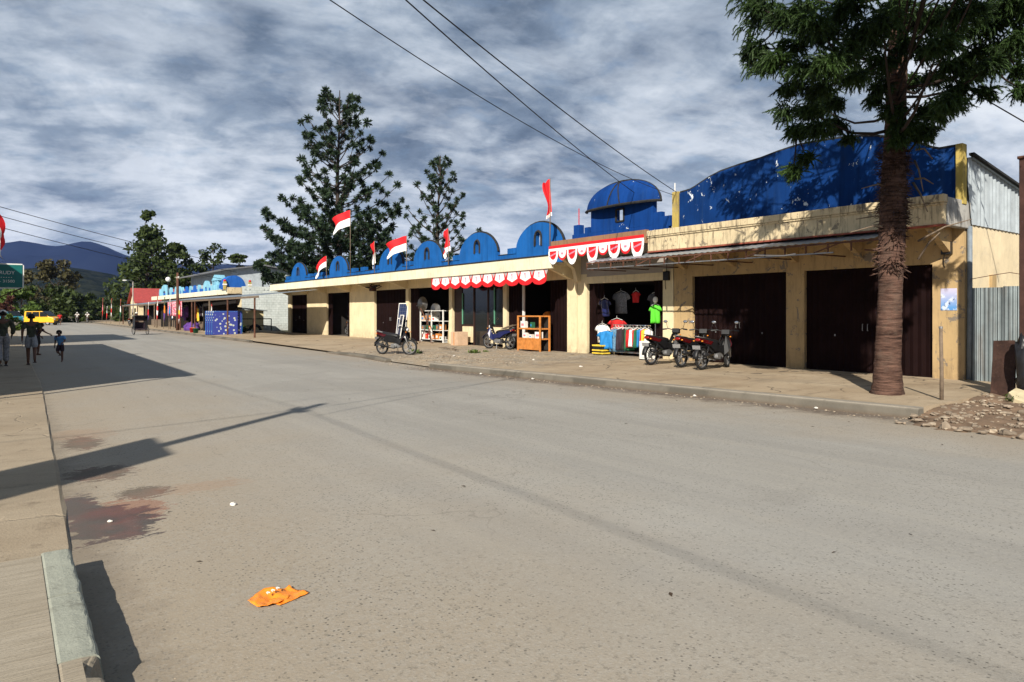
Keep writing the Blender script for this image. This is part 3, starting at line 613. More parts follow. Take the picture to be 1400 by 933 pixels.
# doors and openings
folding_gate(bc,45.95,49.15,PZ,2.86,XF+.12,MT['brown'])
folding_gate(bc,31.6,35.25,PZ,2.86,XF+.12,MT['brown'])
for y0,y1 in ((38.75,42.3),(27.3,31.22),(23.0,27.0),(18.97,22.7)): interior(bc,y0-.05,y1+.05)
folding_gate(bc,41.65,42.3,PZ,2.86,XF+.12,MT['brown'],handle=False); folding_gate(bc,38.75,39.2,PZ,2.86,XF+.12,MT['brown'],handle=False)
folding_gate(bc,30.35,31.22,PZ,2.86,XF+.12,MT['brown'],handle=False)
folding_gate(bc,18.97,20.05,PZ,2.86,XF+.12,MT['brown'],handle=False); folding_gate(bc,21.72,22.7,PZ,2.86,XF+.12,MT['brown'],handle=False)
MB().box(XF+.03,XF+.11,21.62,21.70,PZ,2.86).build('door_post',MT['white'],bc,world=True)
# glazed shopfront in the second bay
gd=MB().box(XF+.10,XF+.16,23.05,23.15,PZ,2.86).box(XF+.10,XF+.16,26.85,26.95,PZ,2.86).box(XF+.10,XF+.16,24.2,24.28,PZ,2.84).box(XF+.10,XF+.16,25.3,25.38,PZ,2.84).box(XF+.105,XF+.155,23.15,26.85,2.76,2.85).box(XF+.105,XF+.155,23.15,24.2,1.02,1.09).box(XF+.105,XF+.155,25.38,26.85,1.02,1.09).build('shopfront_frame',MT['brown2'],bc,world=True)
for y0,y1 in ((23.17,24.18),(25.4,26.3)):
    MB().box(XF+.12,XF+.15,y0,y1,PZ+.12,1.02).build('cream_panel',MT['creamC'],bc,world=True)
    MB().box(XF+.13,XF+.136,y0,y1,1.1,2.75).build('window_pane',MT['glass'],bc,world=True)
MB().box(XF+.10,XF+.16,26.3,26.83,PZ,2.76).build('door_leaf',MT['brown2'],bc,world=True)
MB().box(XF+.08,XF+.11,26.22,26.28,1.1,2.5).build('door_edge',M('green_strip',(.10,.28,.18),.6),bc,world=True)
MB().box(XF+.08,XF+.11,23.7,23.76,1.1,2.7).build('door_edge',M('green_strip',(.10,.28,.18),.6),bc,world=True)
d=MB().box(XF+.14,XF+.17,24.3,25.28,PZ,2.7).build('glass_door',MT['glass'],bc,world=True)
# parapet
XP=16.38
b=MB().box(XP,XP+.16,19.0,YC1,3.42,3.98)
for y in (22.05,26.25,30.9,34.6,36.3,37.6,42.4,43.6,44.8,49.2): b.box(XP-.03,XP+.19,y-.28,y+.28,3.985,4.22)
b.build('parapet_wall',MT['blueC'],bc,world=True)
for y0,y1 in ((21.9,23.0),(26.0,27.6),(30.3,31.5),(34.1,38.6),(41.2,45.6)): MB().box(XP-.02,XP+.18,y0,y1,3.982,4.01).build('parapet_coping',MT['mould'],bc,world=True)
for yc,w in ((20.35,2.8),(24.55,2.85),(28.9,2.7),(32.85,2.6),(39.9,2.7),(46.95,2.8)):
    b=MB(); cap=MB(); arch_panel(b,cap,XP-.02,XP+.18,yc,w,3.5,4.22,5.08,(.36,4.2,4.5,4.72))
    o=b.build('parapet_arch',MT['blueC'],bc,world=True); cap.build('arch_coping',MT['mould'],o,world=True)
    fr=MB(); hh=arch_outline(.40,4.5,4.75,8); fr.tube([(XP-.03,yc-.20,4.18)]+[(XP-.03,yc+u,z) for u,z in hh]+[(XP-.03,yc+.20,4.18)],.045,6); fr.build('arch_window_frame',MT['mould'],o,world=True)

# ===== building B : single shop with the blue half dome
YB0,YB1=13.98,18.40
bb=thing('dome_shop','single shop with a deep blue half dome above a faded brown fascia','shop building',(XF,16.2,0))
shell(bb,YB0+.02,YB1,3.95,23.5,MT['creamC'],MT['roofgrey'])
for a,b_ in ((17.9,18.38),(13.98,14.0+.40)):
    MB().box(XF,XF+.22,a,b_,0,3.0).build('pillar',MT['creamC'],bb,world=True)
MB().box(XF-.01,XF+.216,YB0,YB1,2.66,2.9).build('lintel',MT['creamC'],bb,world=True)
MB().box(XF+.003,XF+.21,YB0,YB1,2.9,3.95).build('panel_wall',MT['greyB'],bb,world=True)
b=MB(); rr=random.Random(4)
for k in range(9):                                      # faint worn lettering, no longer readable
    y=16.9-k*.15; z=3.28; b.bar((XF-.004,y,z),(XF-.004,y+rr.uniform(-.05,.05),z+rr.uniform(.08,.18)),.012,.025); b.bar((XF-.004,y-.02,z+rr.uniform(0,.16)),(XF-.004,y-.11,z+rr.uniform(0,.16)),.012,.022)
b.build('worn_lettering',MT['dark'],bb,world=True)
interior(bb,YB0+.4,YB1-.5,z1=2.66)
folding_gate(bb,17.15,17.9,PZ,2.66,XF+.12,MT['brown'],handle=False); folding_gate(bb,14.4,14.85,PZ,2.66,XF+.12,MT['brown'],handle=False)
MB().box(15.5,XF,YB0,YB1,3.9,4.02).build('canopy_slab',MT['brownB'],bb,world=True)
b=MB().box(15.36,15.5,YB0,YB1,3.72,4.12); b.build('fascia',MT['brownB'],bb,world=True)
MB().prism([(15.5,3.9),(XF,3.9),(XF,2.75),(XF-.15,2.75),(XF-.3,3.2),(15.5,3.7)],'y',18.2,18.38).build('bracket',MT['creamC'],bb,world=True)
XD=16.36
b=MB().box(XD,XD+.16,YB0,YB1,4.02,4.42)
for y0,y1,z in ((13.9,14.25,4.62),(14.25,14.6,4.78),(17.5,17.75,4.62),(17.75,17.95,4.42)): b.box(XD+.002,XD+.162,y0,y1,4.3,z)
b.box(XD-.02,XD+.22,18.02,18.3,4.02,4.75)
for y0,y1 in ((14.58,15.84),(16.2,17.42)): b.box(XD-.004,XD+.17,y0,y1,4.40,5.16)
b.box(XD-.004,XD+.17,15.84,16.2,4.40,4.66); b.box(XD-.004,XD+.17,15.84,16.2,5.06,5.16)
b.build('parapet_wall',MT['blueB'],bb,world=True)
fr=MB()
for p_,q in (((15.84,4.66),(16.2,4.66)),((15.84,5.06),(16.2,5.06)),((15.84,4.66),(15.84,5.06)),((16.2,4.66),(16.2,5.06))): fr.bar((XD-.01,p_[0],p_[1]),(XD-.01,q[0],q[1]),.05)
fr.build('window_frame',MT['mould'],bb,world=True)
def domef(u,v):
    a=math.pi*u; e=math.pi/2*v
    rib=.012*math.cos(a*13)
    return (XD+.08-.42*math.sin(a)*math.cos(e)*(1+rib)+.0, 16.0-1.66*math.cos(a)*math.cos(e)**.8, 5.15+.82*math.sin(e)*(1+rib*.6))
b=MB().grid(domef,52,14); dm=b.build('dome',MT['blueB'],bb,world=True,smooth=True,fixn=True)
cap=MB().tube([(XD+.08-.44*math.sin(math.pi*i/24),16.0-1.69*math.cos(math.pi*i/24),5.14) for i in range(25)],.045,6); 
cap.tube([(XD+.08,16.0-1.66*math.cos(math.pi*i/24),5.16+.83*math.sin(math.pi*i/24)**1.0) for i in range(25)],.04,6)
for s in (-.32,.32):
    cap.tube([(XD+.08-.42*math.sin(a_)*math.cos(e_)-.012,16.0-1.66*math.cos(a_)*math.cos(e_)**.8,5.15+.82*math.sin(e_)) for a_,e_ in [(math.pi/2+s*(1-k/8)*.55,math.pi/2*k/8) for k in range(9)]],.022,6)
cap.build('dome_rim',MT['mould'],dm,world=True)
MB().prism([(16.0+u,z) for u,z in arch_outline(3.3,5.15,5.97,24,.9)],'x',XD+.08,XD+.1).build('dome_back',MT['blueB'],dm,world=True)
MB().tube([(XD+.1,18.15,4.7),(XD+.1,18.15,5.35)],.018,6).build('rod',MT['redcl'],bb,world=True)
MB().tube([(XD+.1,13.8,4.3),(XD+.1,13.8,5.6)],.016,6).build('pipe',MT['white'],bb,world=True)

# ===== building A : nearest shop, tall curved blue parapet, stained canopy
YA0,YA1=6.0,13.96
ba=thing('corner_shop','nearest shop with a tall curved peeling blue parapet over a stained cream canopy','shop building',(XF,10,0))
MB().box(22.85,23,YA0,YA1,-.02,3.9).build('back_wall',MT['sideA'],ba,world=True)
sw=MB().box(XF+.22,23,YA0,YA0+.18,0,3.62).build('side_wall',MT['sideA'],ba,world=True)
b=MB(); n=90
vs=[]
for i in range(n+1):
    x=lerp(XF+.1,23,i/n); off=.018*math.sin(i*1.9)
    for z in (3.56,5.02-.135*(x-16.6)): vs.append((x,YA0-.03+off,z))
b.add(vs,[(2*i,2*i+1,2*i+3,2*i+2) for i in range(n)]); b.build('gable_sheet',MT['zincw'],ba,world=True)
b=MB().bar((XF+.05,YA0-.12,5.05),(23,YA0-.12,5.02-.135*6.4+.03),.10,.05); b.build('barge_board',MT['mould'],ba,world=True)
b=MB(); b.add([(XF+.2,YA0-.1,5.0),(XF+.2,YA1,5.0),(23.2,YA1,4.12),(23.2,YA0-.1,4.12)],[(0,1,2,3)]); b.build('roof',MT['zinc'],ba,world=True,solid=.02)
for y0,y1 in ((6.0,6.63),(9.67,10.18),(13.25,13.95)): MB().box(XF,XF+.22,y0,y1,0,2.8).build('pillar',MT['ochreA'],ba,world=True)
MB().box(XF+.004,XF+.216,YA0+.004,YA1,2.72,4.1).build('lintel',MT['ochreA'],ba,world=True)
folding_gate(ba,6.64,9.66,PZ,2.72,XF+.12,MT['brown']); folding_gate(ba,10.19,13.24,PZ,2.72,XF+.12,MT['brown'])
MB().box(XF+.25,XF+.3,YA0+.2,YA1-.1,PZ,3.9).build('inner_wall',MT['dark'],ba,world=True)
MB().box(15.56,XF,YA0-.03,YA1,3.52,3.64).build('canopy_slab',MT['ochreA'],ba,world=True)
b=MB().box(15.42,15.56,YA0-.05,YA1,3.46,3.9).box(15.36,15.56,YA0-.08,YA1,3.905,4.07).box(15.385,15.56,YA0-.065,YA1,3.86,3.902); MB().box(15.562,XF+.2,YA0-.06,YA0+.1,3.45,4.04).build('fascia_end',wall_mat('grey_cement_end',(.42,.41,.38),.9,.4,(.2,.2,.19)),ba,world=True,bevel=.02)
b.build('fascia',MT['fasciaA'],ba,world=True,bevel=.012)
MB().box(15.40,15.57,YA0-.055,YA1,3.425,3.456).build('fascia_trim',M('faded_red_trim',(.30,.08,.05),.8,.4,5,dirt=.6),ba,world=True)
for y in (6.3,8.2,9.9,11.8,13.5): MB().prism([(15.6,3.52),(XF,3.52),(XF,2.95),(XF-.1,2.95),(15.6,3.4)],'y',y-.07,y+.07).build('bracket',MT['ochreA'],ba,world=True)
top=[(6.07,5.2),(6.42,5.2),(6.6,5.27),(6.85,5.42),(7.2,5.58),(7.73,5.75),(8.3,5.86),(8.8,5.9),(9.4,5.93),(9.75,5.93),(10.3,5.87),(10.8,5.79),(11.4,5.74),(12.1,5.65),(12.5,5.54),(12.8,5.42),(13.0,5.34),(13.2,5.28),(13.55,5.25)]
b=MB().prism([(6.07,4.0),(13.55,4.0)]+top[::-1],'x',16.36,16.5); pp=b.build('parapet',MT['blueA'],ba,world=True)
MB().tube([(16.43,y,z+.015) for y,z in top],.05,6).build('parapet_coping',MT['mould'],pp,world=True)
for y0,y1,z in ((5.92,6.06,5.24),(13.56,13.78,5.3)): MB().box(16.3,16.52,y0,y1,3.95,z).build('end_post',MT['yellow'],ba,world=True,bevel=.01)
pipe=MB().tube([(XF+.1,YA0-.07,3.5),(XF+.1,YA0-.07,2.2),(XF+.1,YA0-.05,.2)],.05,10).build('downpipe',M('grey_blue_pipe',(.16,.19,.22),.6,.3,4,dirt=.3),ba,world=True,smooth=True)
b=MB().tube([(XF+.18,YA0-.07,3.5),(16.58,YA0-.06,4.4),(16.55,YA0+.0,5.1)],.012,6); b.build('wall_cable',MT['cable'],ba,world=True)
# flank wall ledge block
MB().box(18.0,18.25,YA0-.06,YA0,2.15,2.5).build('wall_block',MT['ochreA'],ba,world=True)
# awning frame across A and B : a thing of its own
aw=thing('lattice_awning','narrow grey corrugated awning on a thin steel lattice truss under the stained canopy','awning',(15.6,11.5,3.2))
n=140; vs=[]
for i in range(n+1):
    y=lerp(7.1,16.1,i/n); o_=.012*math.sin(i*math.pi/1.5)
    vs+= [(14.9,y,3.235+o_),(16.0,y,3.50+o_)]
MB().add(vs,[(2*i,2*i+1,2*i+3,2*i+2) for i in range(n)]).build('sheet',MT['zinc'],aw,world=True,solid=.004)
b=MB().bar((14.93,7.0,3.2),(14.93,16.1,3.2),.04); b.build('top_rail',MT['rust'],aw,world=True)
b=MB().bar((14.93,8.0,2.99),(14.93,16.1,3.03),.028); b.build('bottom_rail',MT['steel'],aw,world=True)
for i in range(17):
    y=16.08-i*.53; MB().bar((14.93,y,3.0),(14.93,y,3.19),.03).build('strut',MT['rust'],aw,world=True)
for i in (3,6,9,12): MB().bar((14.93,15.9-i*.62,3.01),(14.93,15.3-i*.62,3.19),.028).build('brace',MT['rust'],aw,world=True)
for y in (7.3,8.6,9.9,11.2,12.5,13.8,15.0,16.0): MB().bar((14.93,y,3.0),(XF,y,3.02),.03).build('arm',MT['rust'],aw,world=True)
MB().tube([(14.9,8.9,3.02),(14.92,9.2,3.0),(14.9,10.0,3.06)],.012,6).build('loose_rod',MT['white'],aw,world=True)
# meter box lumps under canopy
def junk(y,z,label):
    r=thing('meter_box',label,'meter box',(XF-.06,y,z))
    MB().box(-.06,.06,-.1,.1,-.14,.14).build('case',MT['black'],r,bevel=.01); MB().tube([(0,.05,-.14),(.02,.07,-.3),(.04,.06,-.42)],.01,6).build('cable',MT['cable'],r)
    MB().tube([(0,.0,.14),(.03,.02,.4),(.05,.0,.62)],.01,6).build('cable',MT['cable'],r)
junk(14.2,2.78,'dark meter box with cables on the pillar between dome shop and corner shop'); junk(6.32,3.05,'dark meter box under the canopy end above the poster pillar')
MB
r=thing('gutter_junk','bundle of black pipes and wires under the cream canopy above the third closed gate','cable bundle',(16.2,34.6,3.05))
b=MB()
for k in range(9): b.tube([(rnd.uniform(-.2,.2),-.9+rnd.random()*.4,rnd.uniform(-.08,.12)),(rnd.uniform(-.25,.2),0,rnd.uniform(-.2,.1)),(rnd.uniform(-.2,.2),.8-rnd.random()*.5,rnd.uniform(-.05,.15))],.022,6)
b.build('pipes',MT['mould'],r); MB().box(-.12,.12,-.15,.2,-.25,.05).build('box',MT['rust'],r)
# poster on A's end pillar
r=thing('poster','pale blue picture poster pasted on the ochre end pillar','poster',(XF-.006,6.30,1.93))
b=MB().box(-.002,.002,-.16,.16,-.24,.24); t=NT('poster_print'); z=t.xyz()[2]; y_=t.xyz()[1]
c=t.mix(t.rng(z,-.18,.2),(.10,.28,.60),(.52,.50,.66)); c=t.mix(t.rng(t.noise(7,5,.6),.52,.6,0,.85),c,(.62,.68,.74)); c=t.mix(t.math('MULTIPLY',t.rng(t.noise(9,4,.6,dist=1.),.6,.64),t.rng(z,.12,.0)),c,(.05,.07,.15))
b.build('sheet',t.bsdf(c,.6),r)
# ---------------------------------------------------------------- corrugated fence, posts, boards on the right
fr=thing('corrugated_fence','weathered teal grey corrugated sheet fence beside the corner shop','fence',(16.75,4.2,0))
def corr(y0,y1,z0,z1f,x,name,ph=0):
    n=int(abs(y1-y0)/.016); vs=[]
    for i in range(n+1):
        y=lerp(y0,y1,i/n); o_=.02*math.sin(i*2*math.pi/4.75+ph)
        vs+= [(x+o_,y,z0),(x+o_*.9+.01,y,z1f(y))]
    MB().add(vs,[(2*i,2*i+1,2*i+3,2*i+2) for i in range(n)]).build(name,MT['tealz'],fr,world=True,solid=.003)
corr(5.93,5.3,.1,lambda y:2.17,16.72,'sheet'); corr(5.32,4.5,.1,lambda y:2.18+.01*(y-4.5),16.68,'sheet',1.); corr(4.52,2.4,.1,lambda y:2.2,16.74,'sheet',2.)
MB().box(16.82,16.9,2.4,5.9,1.6,1.7).build('rail',MT['woodgrey'],fr,world=True)
MB().tube([(16.66,5.95,2.35),(16.7,5.5,2.43),(16.7,5.2,2.47),(16.69,4.9,2.4),(16.7,4.7,2.2)],.008,6).build('wire',MT['rust'],fr,world=True)
X_,Y_=14.35,4.32
ps=thing('rusty_post','tall dark rusty post at the right edge beside the corrugated fence','post',(X_+.12,Y_-.10,0))
MB().box(-.10,.10,-.12,.12,0,4.35).build('column',M('dark_rust_column',(.055,.026,.02),.85,.4,3,.3,25),ps,bevel=.01)
MB().box(-.12,.12,-.14,.14,4.352,4.40).build('cap',MT['rust'],ps)
lb=thing('leaning_board','dark brown board with a chipped foot leaning against the rusty post','board',(14.28,4.58,.16),R(-8))
b=MB().prism([(-.22,0),(.17,0),(.19,.98),(-.14,1.0),(-.17,.9)],'x',-.02,.02); b.xf(Matrix.Rotation(R(9),4,'Y')); b.build('panel',MT['plank'],lb,bevel=.004)
tb=thing('tarp_bundle','crumpled black tarpaulin bundle heaped against the rusty post','tarpaulin',(14.1,4.14,.16))
b=MB().ball((0,0,.52),.19,.17,.56,28,22); b.v=[tuple(Vector(v)*(1+.28*mn.fractal(Vector(v)*3.5,1,2,3))+Vector((1,.6,.3))*.05*abs(mn.fractal(Vector(v)*9,1,2,4))) for v in b.v]; b.build('sheet',MT['tarp'],tb,smooth=True)
ck=thing('broken_slab','pale broken slab of concrete lying at the foot of the black tarpaulin','concrete slab',(13.55,4.06,.17),R(20))
b=MB().prism([(-.35,-.1),(-.1,-.2),(.3,-.16),(.36,.1),(.0,.2),(-.25,.12)],'z',0,.1); b.xf(Matrix.Rotation(R(14),4,'X')@Matrix.Rotation(R(-12),4,'Y')); b.build('slab',M('pale_yellow_concrete',(.55,.47,.30),.9,.25,5,.4,20),ck,bevel=.01)
pt=thing('thin_post','thin weathered pale post standing at the pavement edge beside the palm like tree','post',(12.62,4.90,.16))
b=MB().tube([(0,0,-.1),(.005,0,.5),(-.005,.01,1.22)],[.032,.030,.027],10); b.build('pole',MT['woodgrey'],pt,smooth=True); MB().tube([(-.005,.01,1.215),(-.005,.01,1.25)],.031,10).build('cap',MT['steel'],pt)
# ---------------------------------------------------------------- litter
lt=thing('snack_wrapper','crumpled orange plastic wrapper lying in the near roadway','wrapper',(1.24,3.96,.004),R(18))
def wr(u,v):
    x=(u-.5)*.27; y=(v-.5)*.20*(.45+.55*math.sin(math.pi*min(1,u*1.15+.05))); 
    return (x,y,.016+.018*mn.fractal(Vector((x*14,y*14,0)),1,2,3)+.02*max(0,v-.55))
b=MB().grid(wr,22,16); b.build('film',MT['orange'],lt,smooth=True,solid=.002)
def wr2(u,v):
    x=(u-.5)*.2+.05; y=(v-.5)*.1-.07; return (x,y,.012+.012*mn.fractal(Vector((x*16,y*16,5)),1,2,3))
MB().grid(wr2,16,10).build('flap',MT['orange'],lt,smooth=True,solid=.002)
b=MB()
for k in range(6): 
    xx=-.05+k*.018; b.bar((xx,-.012+.003*k,.049),(xx+.006*(-1)**k,.008+.003*k,.051),.005,.004)
b.build('print',MT['white'],lt)
def scrap(x,y,z,s,label,mt,kind='litter'):
    o=thing(kind,label,'litter',(x,y,z+s*.15),rnd.random()*6); b=MB().ball((0,0,s*.3),s,s*.75,s*.42,12,8); b.v=[tuple(Vector(v)*(1+.4*mn.noise(Vector(v)/s*1.6+Vector((x,y,0))))) for v in b.v]; b.build('crumple',mt,o)
scrap(1.56,6.08,0,.035,'small white crumpled paper alone in the middle of the road',MT['litter'])
scrap(.66,6.18,0,.022,'tiny white scrap lying in the dark stain by the left kerb',MT['litter'])
for k,(x,y,l) in enumerate(((10.28,13.0,'white scrap in the gutter below the dome shop'),(10.05,14.9,'pale scrap in the gutter nearest the broken kerb end'),(10.72,8.5,'white scrap in the gutter in front of the kerb below the closed gates'),(11.0,6.2,'small pale scrap in the gutter by the tree'),(13.0,16.4,'white scrap on the pavement in front of the clothes shop'),(12.4,13.6,'white scrap on the pavement facing the motorbike group'),(12.0,19.4,'white bottle scrap on the pavement by the blue motorbike'))):
    scrap(x,y,.01 if x<11.1 else .17,.045,l,MT['litter'])
tw=thing('dry_branch','bare dry branch lying on the broken pavement before the appliance shop','branch',(13.9,22.5,.19),R(70))
b=MB()
for k in range(7): 
    a=rnd.uniform(-.4,.4); b.tube([(-.9+k*.25,rnd.uniform(-.1,.1),.03),(-.5+k*.25,a*.4,.06),(-.1+k*.28,a,.03)],[.018,.013,.006],5)
b.build('twigs',MT['woodgrey'],tw)
# ---------------------------------------------------------------- flags on the roofs
def flag(label,x,y,z0,h,fw,fh,wind,droop,lean=(0,0),group='red and white flags on the roofs',cat='flag',split=.5,fold=.10):
    r=thing('flag',label,cat,(x,y,z0),0,group)
    top=Vector((lean[0],lean[1],h)); MB().tube([(0,0,-.15),top],[.022,.016],8).build('pole',MT['woodgrey'],r,smooth=True)
    wd=Vector((wind[0],wind[1],0)).normalized(); pr=Vector((-wd.y,wd.x,0))
    ph=rnd.random()*6
    def f(u,v):
        # u: along fly, v: 0 top .. 1 bottom ; droop lets the fly hang
        ang=droop*min(1,u*1.4); 
        p_=top+Vector((0,0,-.03))+Vector((-lean[0],-lean[1],-h)).normalized()*(v*fh)
        L=u*fw; p_=p_+wd*(L*math.cos(ang))+Vector((0,0,-L*math.sin(ang)))
        p_=p_+pr*(fold*fw*u*math.sin(u*7+v*2.2+ph))+wd*(fold*.8*fw*u*math.sin(v*6+ph)-(.25*fw*v if fold>.2 else 0))+Vector((0,0,.05*fh*math.sin(u*8+ph)*u)); return p_
    b=MB(); nu,nv=16,10; vs=[f(i/nu,j/nv) for i in range(nu+1) for j in range(nv+1)]
    for i in range(nu):
        for j in range(nv):
            pass
    b.add(vs,[]); 
    for i in range(nu):
        for j in range(nv):
            b.f.append((i*(nv+1)+j,(i+1)*(nv+1)+j,(i+1)*(nv+1)+j+1,i*(nv+1)+j+1)); b.m.append(0 if j<nv*split else 1)
    b.build('cloth',[MT['red'],MT['wht']],r,smooth=True,fixn=False); return r
flag('red and white flag on the tallest pole of the shop row, flying left',15.75,onX(479,15.75),3.42,4.05,1.2,.9,(-.55,.83),.35)
flag('red and white flag flying left on the short pole between blue arches',16.15,onX(556,16.15),3.45,2.05,1.2,.75,(-.5,.86),.30)
flag('small red and white flag flying left near the far end of the shop row',16.2,onX(446.5,16.2),3.45,1.75,1.1,.68,(-.5,.86),.7)
flag('limp red and white flag hanging folded before the large dark tree',16.2,onX(512,16.2),3.45,2.1,.32,1.2,(-.5,.86),1.,split=.45,fold=.35)
flag('red flag hanging steeply between the two arches nearest the middle',16.0,onX(613,16.0),3.45,2.0,.42,1.0,(-.6,.8),.9,split=.75,fold=.3)
flag('tall red flag hanging limp on a pole where row and dome shop meet',15.55,onX(752,15.55),3.55,2.85,.28,1.3,(-.7,.7),.8,split=.88,fold=.35)
# far left cut flag
flag('red and white flag hanging above the teal sign at the left edge',-.50,20.,1.5,2.6,.75,.55,(.8,.55),1.15,(.25,.25),'flags at the left edge')
# ---------------------------------------------------------------- buntings
def bunting(label,x,y0,y1,z0,z1,n,drop,style,lean=0):
    r=thing('bunting',label,'bunting',(x,(y0+y1)/2,(z0+z1)/2),0)
    L=(y1-y0); 
    def zz(y): return lerp(z0,z1,(y-y0)/L)
    if style==1:
        b=MB(); b.prism([(y0,zz(y0)),(y1,zz(y1)),(y1,zz(y1)-.10),(y0,zz(y0)-.10)],'x',x-.012,x-.008); b.build('top_band',MT['red'],r,world=True)
        b=MB(); b.prism([(y0,zz(y0)-.10),(y1,zz(y1)-.10),(y1,zz(y1)-.2),(y0,zz(y0)-.2)],'x',x-.013,x-.009); b.build('white_band',MT['wht'],r,world=True)
    for k in range(n):
        a=y0+L*k/n; c=y0+L*(k+1)/n; m=(a+c)/2; w=c-a; zt=zz(m)-(.19 if style==1 else 0); d=drop*(1+.12*math.sin(k*2.1))
        def sw(s,dd,i0=12,sc_=.0):
            return [(m+w/2*s*math.cos(math.pi*i/i0), zt-.0-dd*math.sin(math.pi*i/i0)**.75*(1+sc_*(i%2))) for i in range(i0+1)]
        b=MB()
        if style==1:
            b.mi=0 if k%2 else 1
            big=k%2==0
            if big:
                b.mi=1; b.prism(sw(1.05,d,18,.05),'x',x-.02,x-.016); b.mi=0; b.prism(sw(.72,d*.66),'x',x-.026,x-.022); b.mi=2; b.prism([(m-.16,zt-.05),(m+.2,zt-.16),(m+.17,zt-.2),(m-.18,zt-.1)],'x',x-.03,x-.028)
            else:
                b.mi=0; b.prism(sw(.95,d*.62),'x',x-.019,x-.015); b.mi=1; b.prism(sw(.78,d*.48),'x',x-.025,x-.021); b.mi=2; b.prism([(m-.06,zt-.08),(m+.05,zt-.07),(m+.07,zt-.14),(m-.05,zt-.15)],'x',x-.03,x-.027)
        else:
            b.mi=0; b.prism([(a,zt),(c,zt)]+[(c,zz(c)-drop*.72)]+[(m+w/2*math.cos(math.pi*i/8),zt-drop*.70-drop*.30*math.sin(math.pi*i/8)) for i in range(1,8)]+[(a,zz(a)-drop*.72)],'x',x-.012,x-.008)
            b.mi=1; b.prism([(m-w*.30,zt-.02),(m+w*.30,zt-.02),(m+w*.40,zt-drop*.52),(m,zt-drop*.74),(m-w*.40,zt-drop*.52)],'x',x-.017,x-.013)
            b.mi=2; b.prism([(m-.03,zt-.1),(m+.07,zt-.1),(m+.03,zt-.2),(m+.03,zt-.3),(m-.02,zt-.3),(m-.02,zt-.2)],'x',x-.021,x-.018)
            b.mi=3; b.prism([(a-w*.16,zt-.003),(a+w*.16,zt-.003),(a,zt-drop*.38)],'x',x-.022,x-.019)
        o=b.build('swag',[MT['red'],MT['wht'],M('bunting_print',(.55,.22,.30),.8,.3,9,0),M('bunting_grey',(.42,.36,.36),.8,.3,9,0)],r,world=True)
    return r
bunting('red and white scalloped bunting on the brown fascia under the blue dome',15.36,14.05,18.5,3.98,3.96,9,.50,1)
bunting('long red edged white bunting hung under the cream canopy of the shop row',15.46,18.75,26.9,3.2,3.2,10,.56,2)
# ---------------------------------------------------------------- motorbikes
def wheel(root,x,Rw,steer=0,spokes=10):
    w=bpy.data.objects.new('wheel',None); COL.objects.link(w); w.parent=root; w.location=(x,0,Rw); w.rotation_euler=(0,0,steer)
    MB().torus((0,0,0),Rw-.035,.036,'y',28,8).build('tyre',MT['rubber'],w,smooth=True)
    b=MB().torus((0,0,0),Rw-.07,.014,'y',24,6); b.lathe([(.0,-.05),(.035,-.05),(.04,0),(.035,.05),(0,.05)],(0,0,0),'y',12)
    for k in range(5):
        for s in (-.12,.12):
            a=2*math.pi*k/5+s; b.bar((.03*math.cos(a),0,.03*math.sin(a)),((Rw-.07)*math.cos(a+s*.3),0,(Rw-.07)*math.sin(a+s*.3)),.016,.014,(0,1,0))
    b.build('rim',MT['steel'],w); b=MB().lathe([(.05,.03),(.095,.03),(.095,.036),(.05,.036)],(0,0,0),'y',20); b.build('brake_disc',MT['chrome'],w)
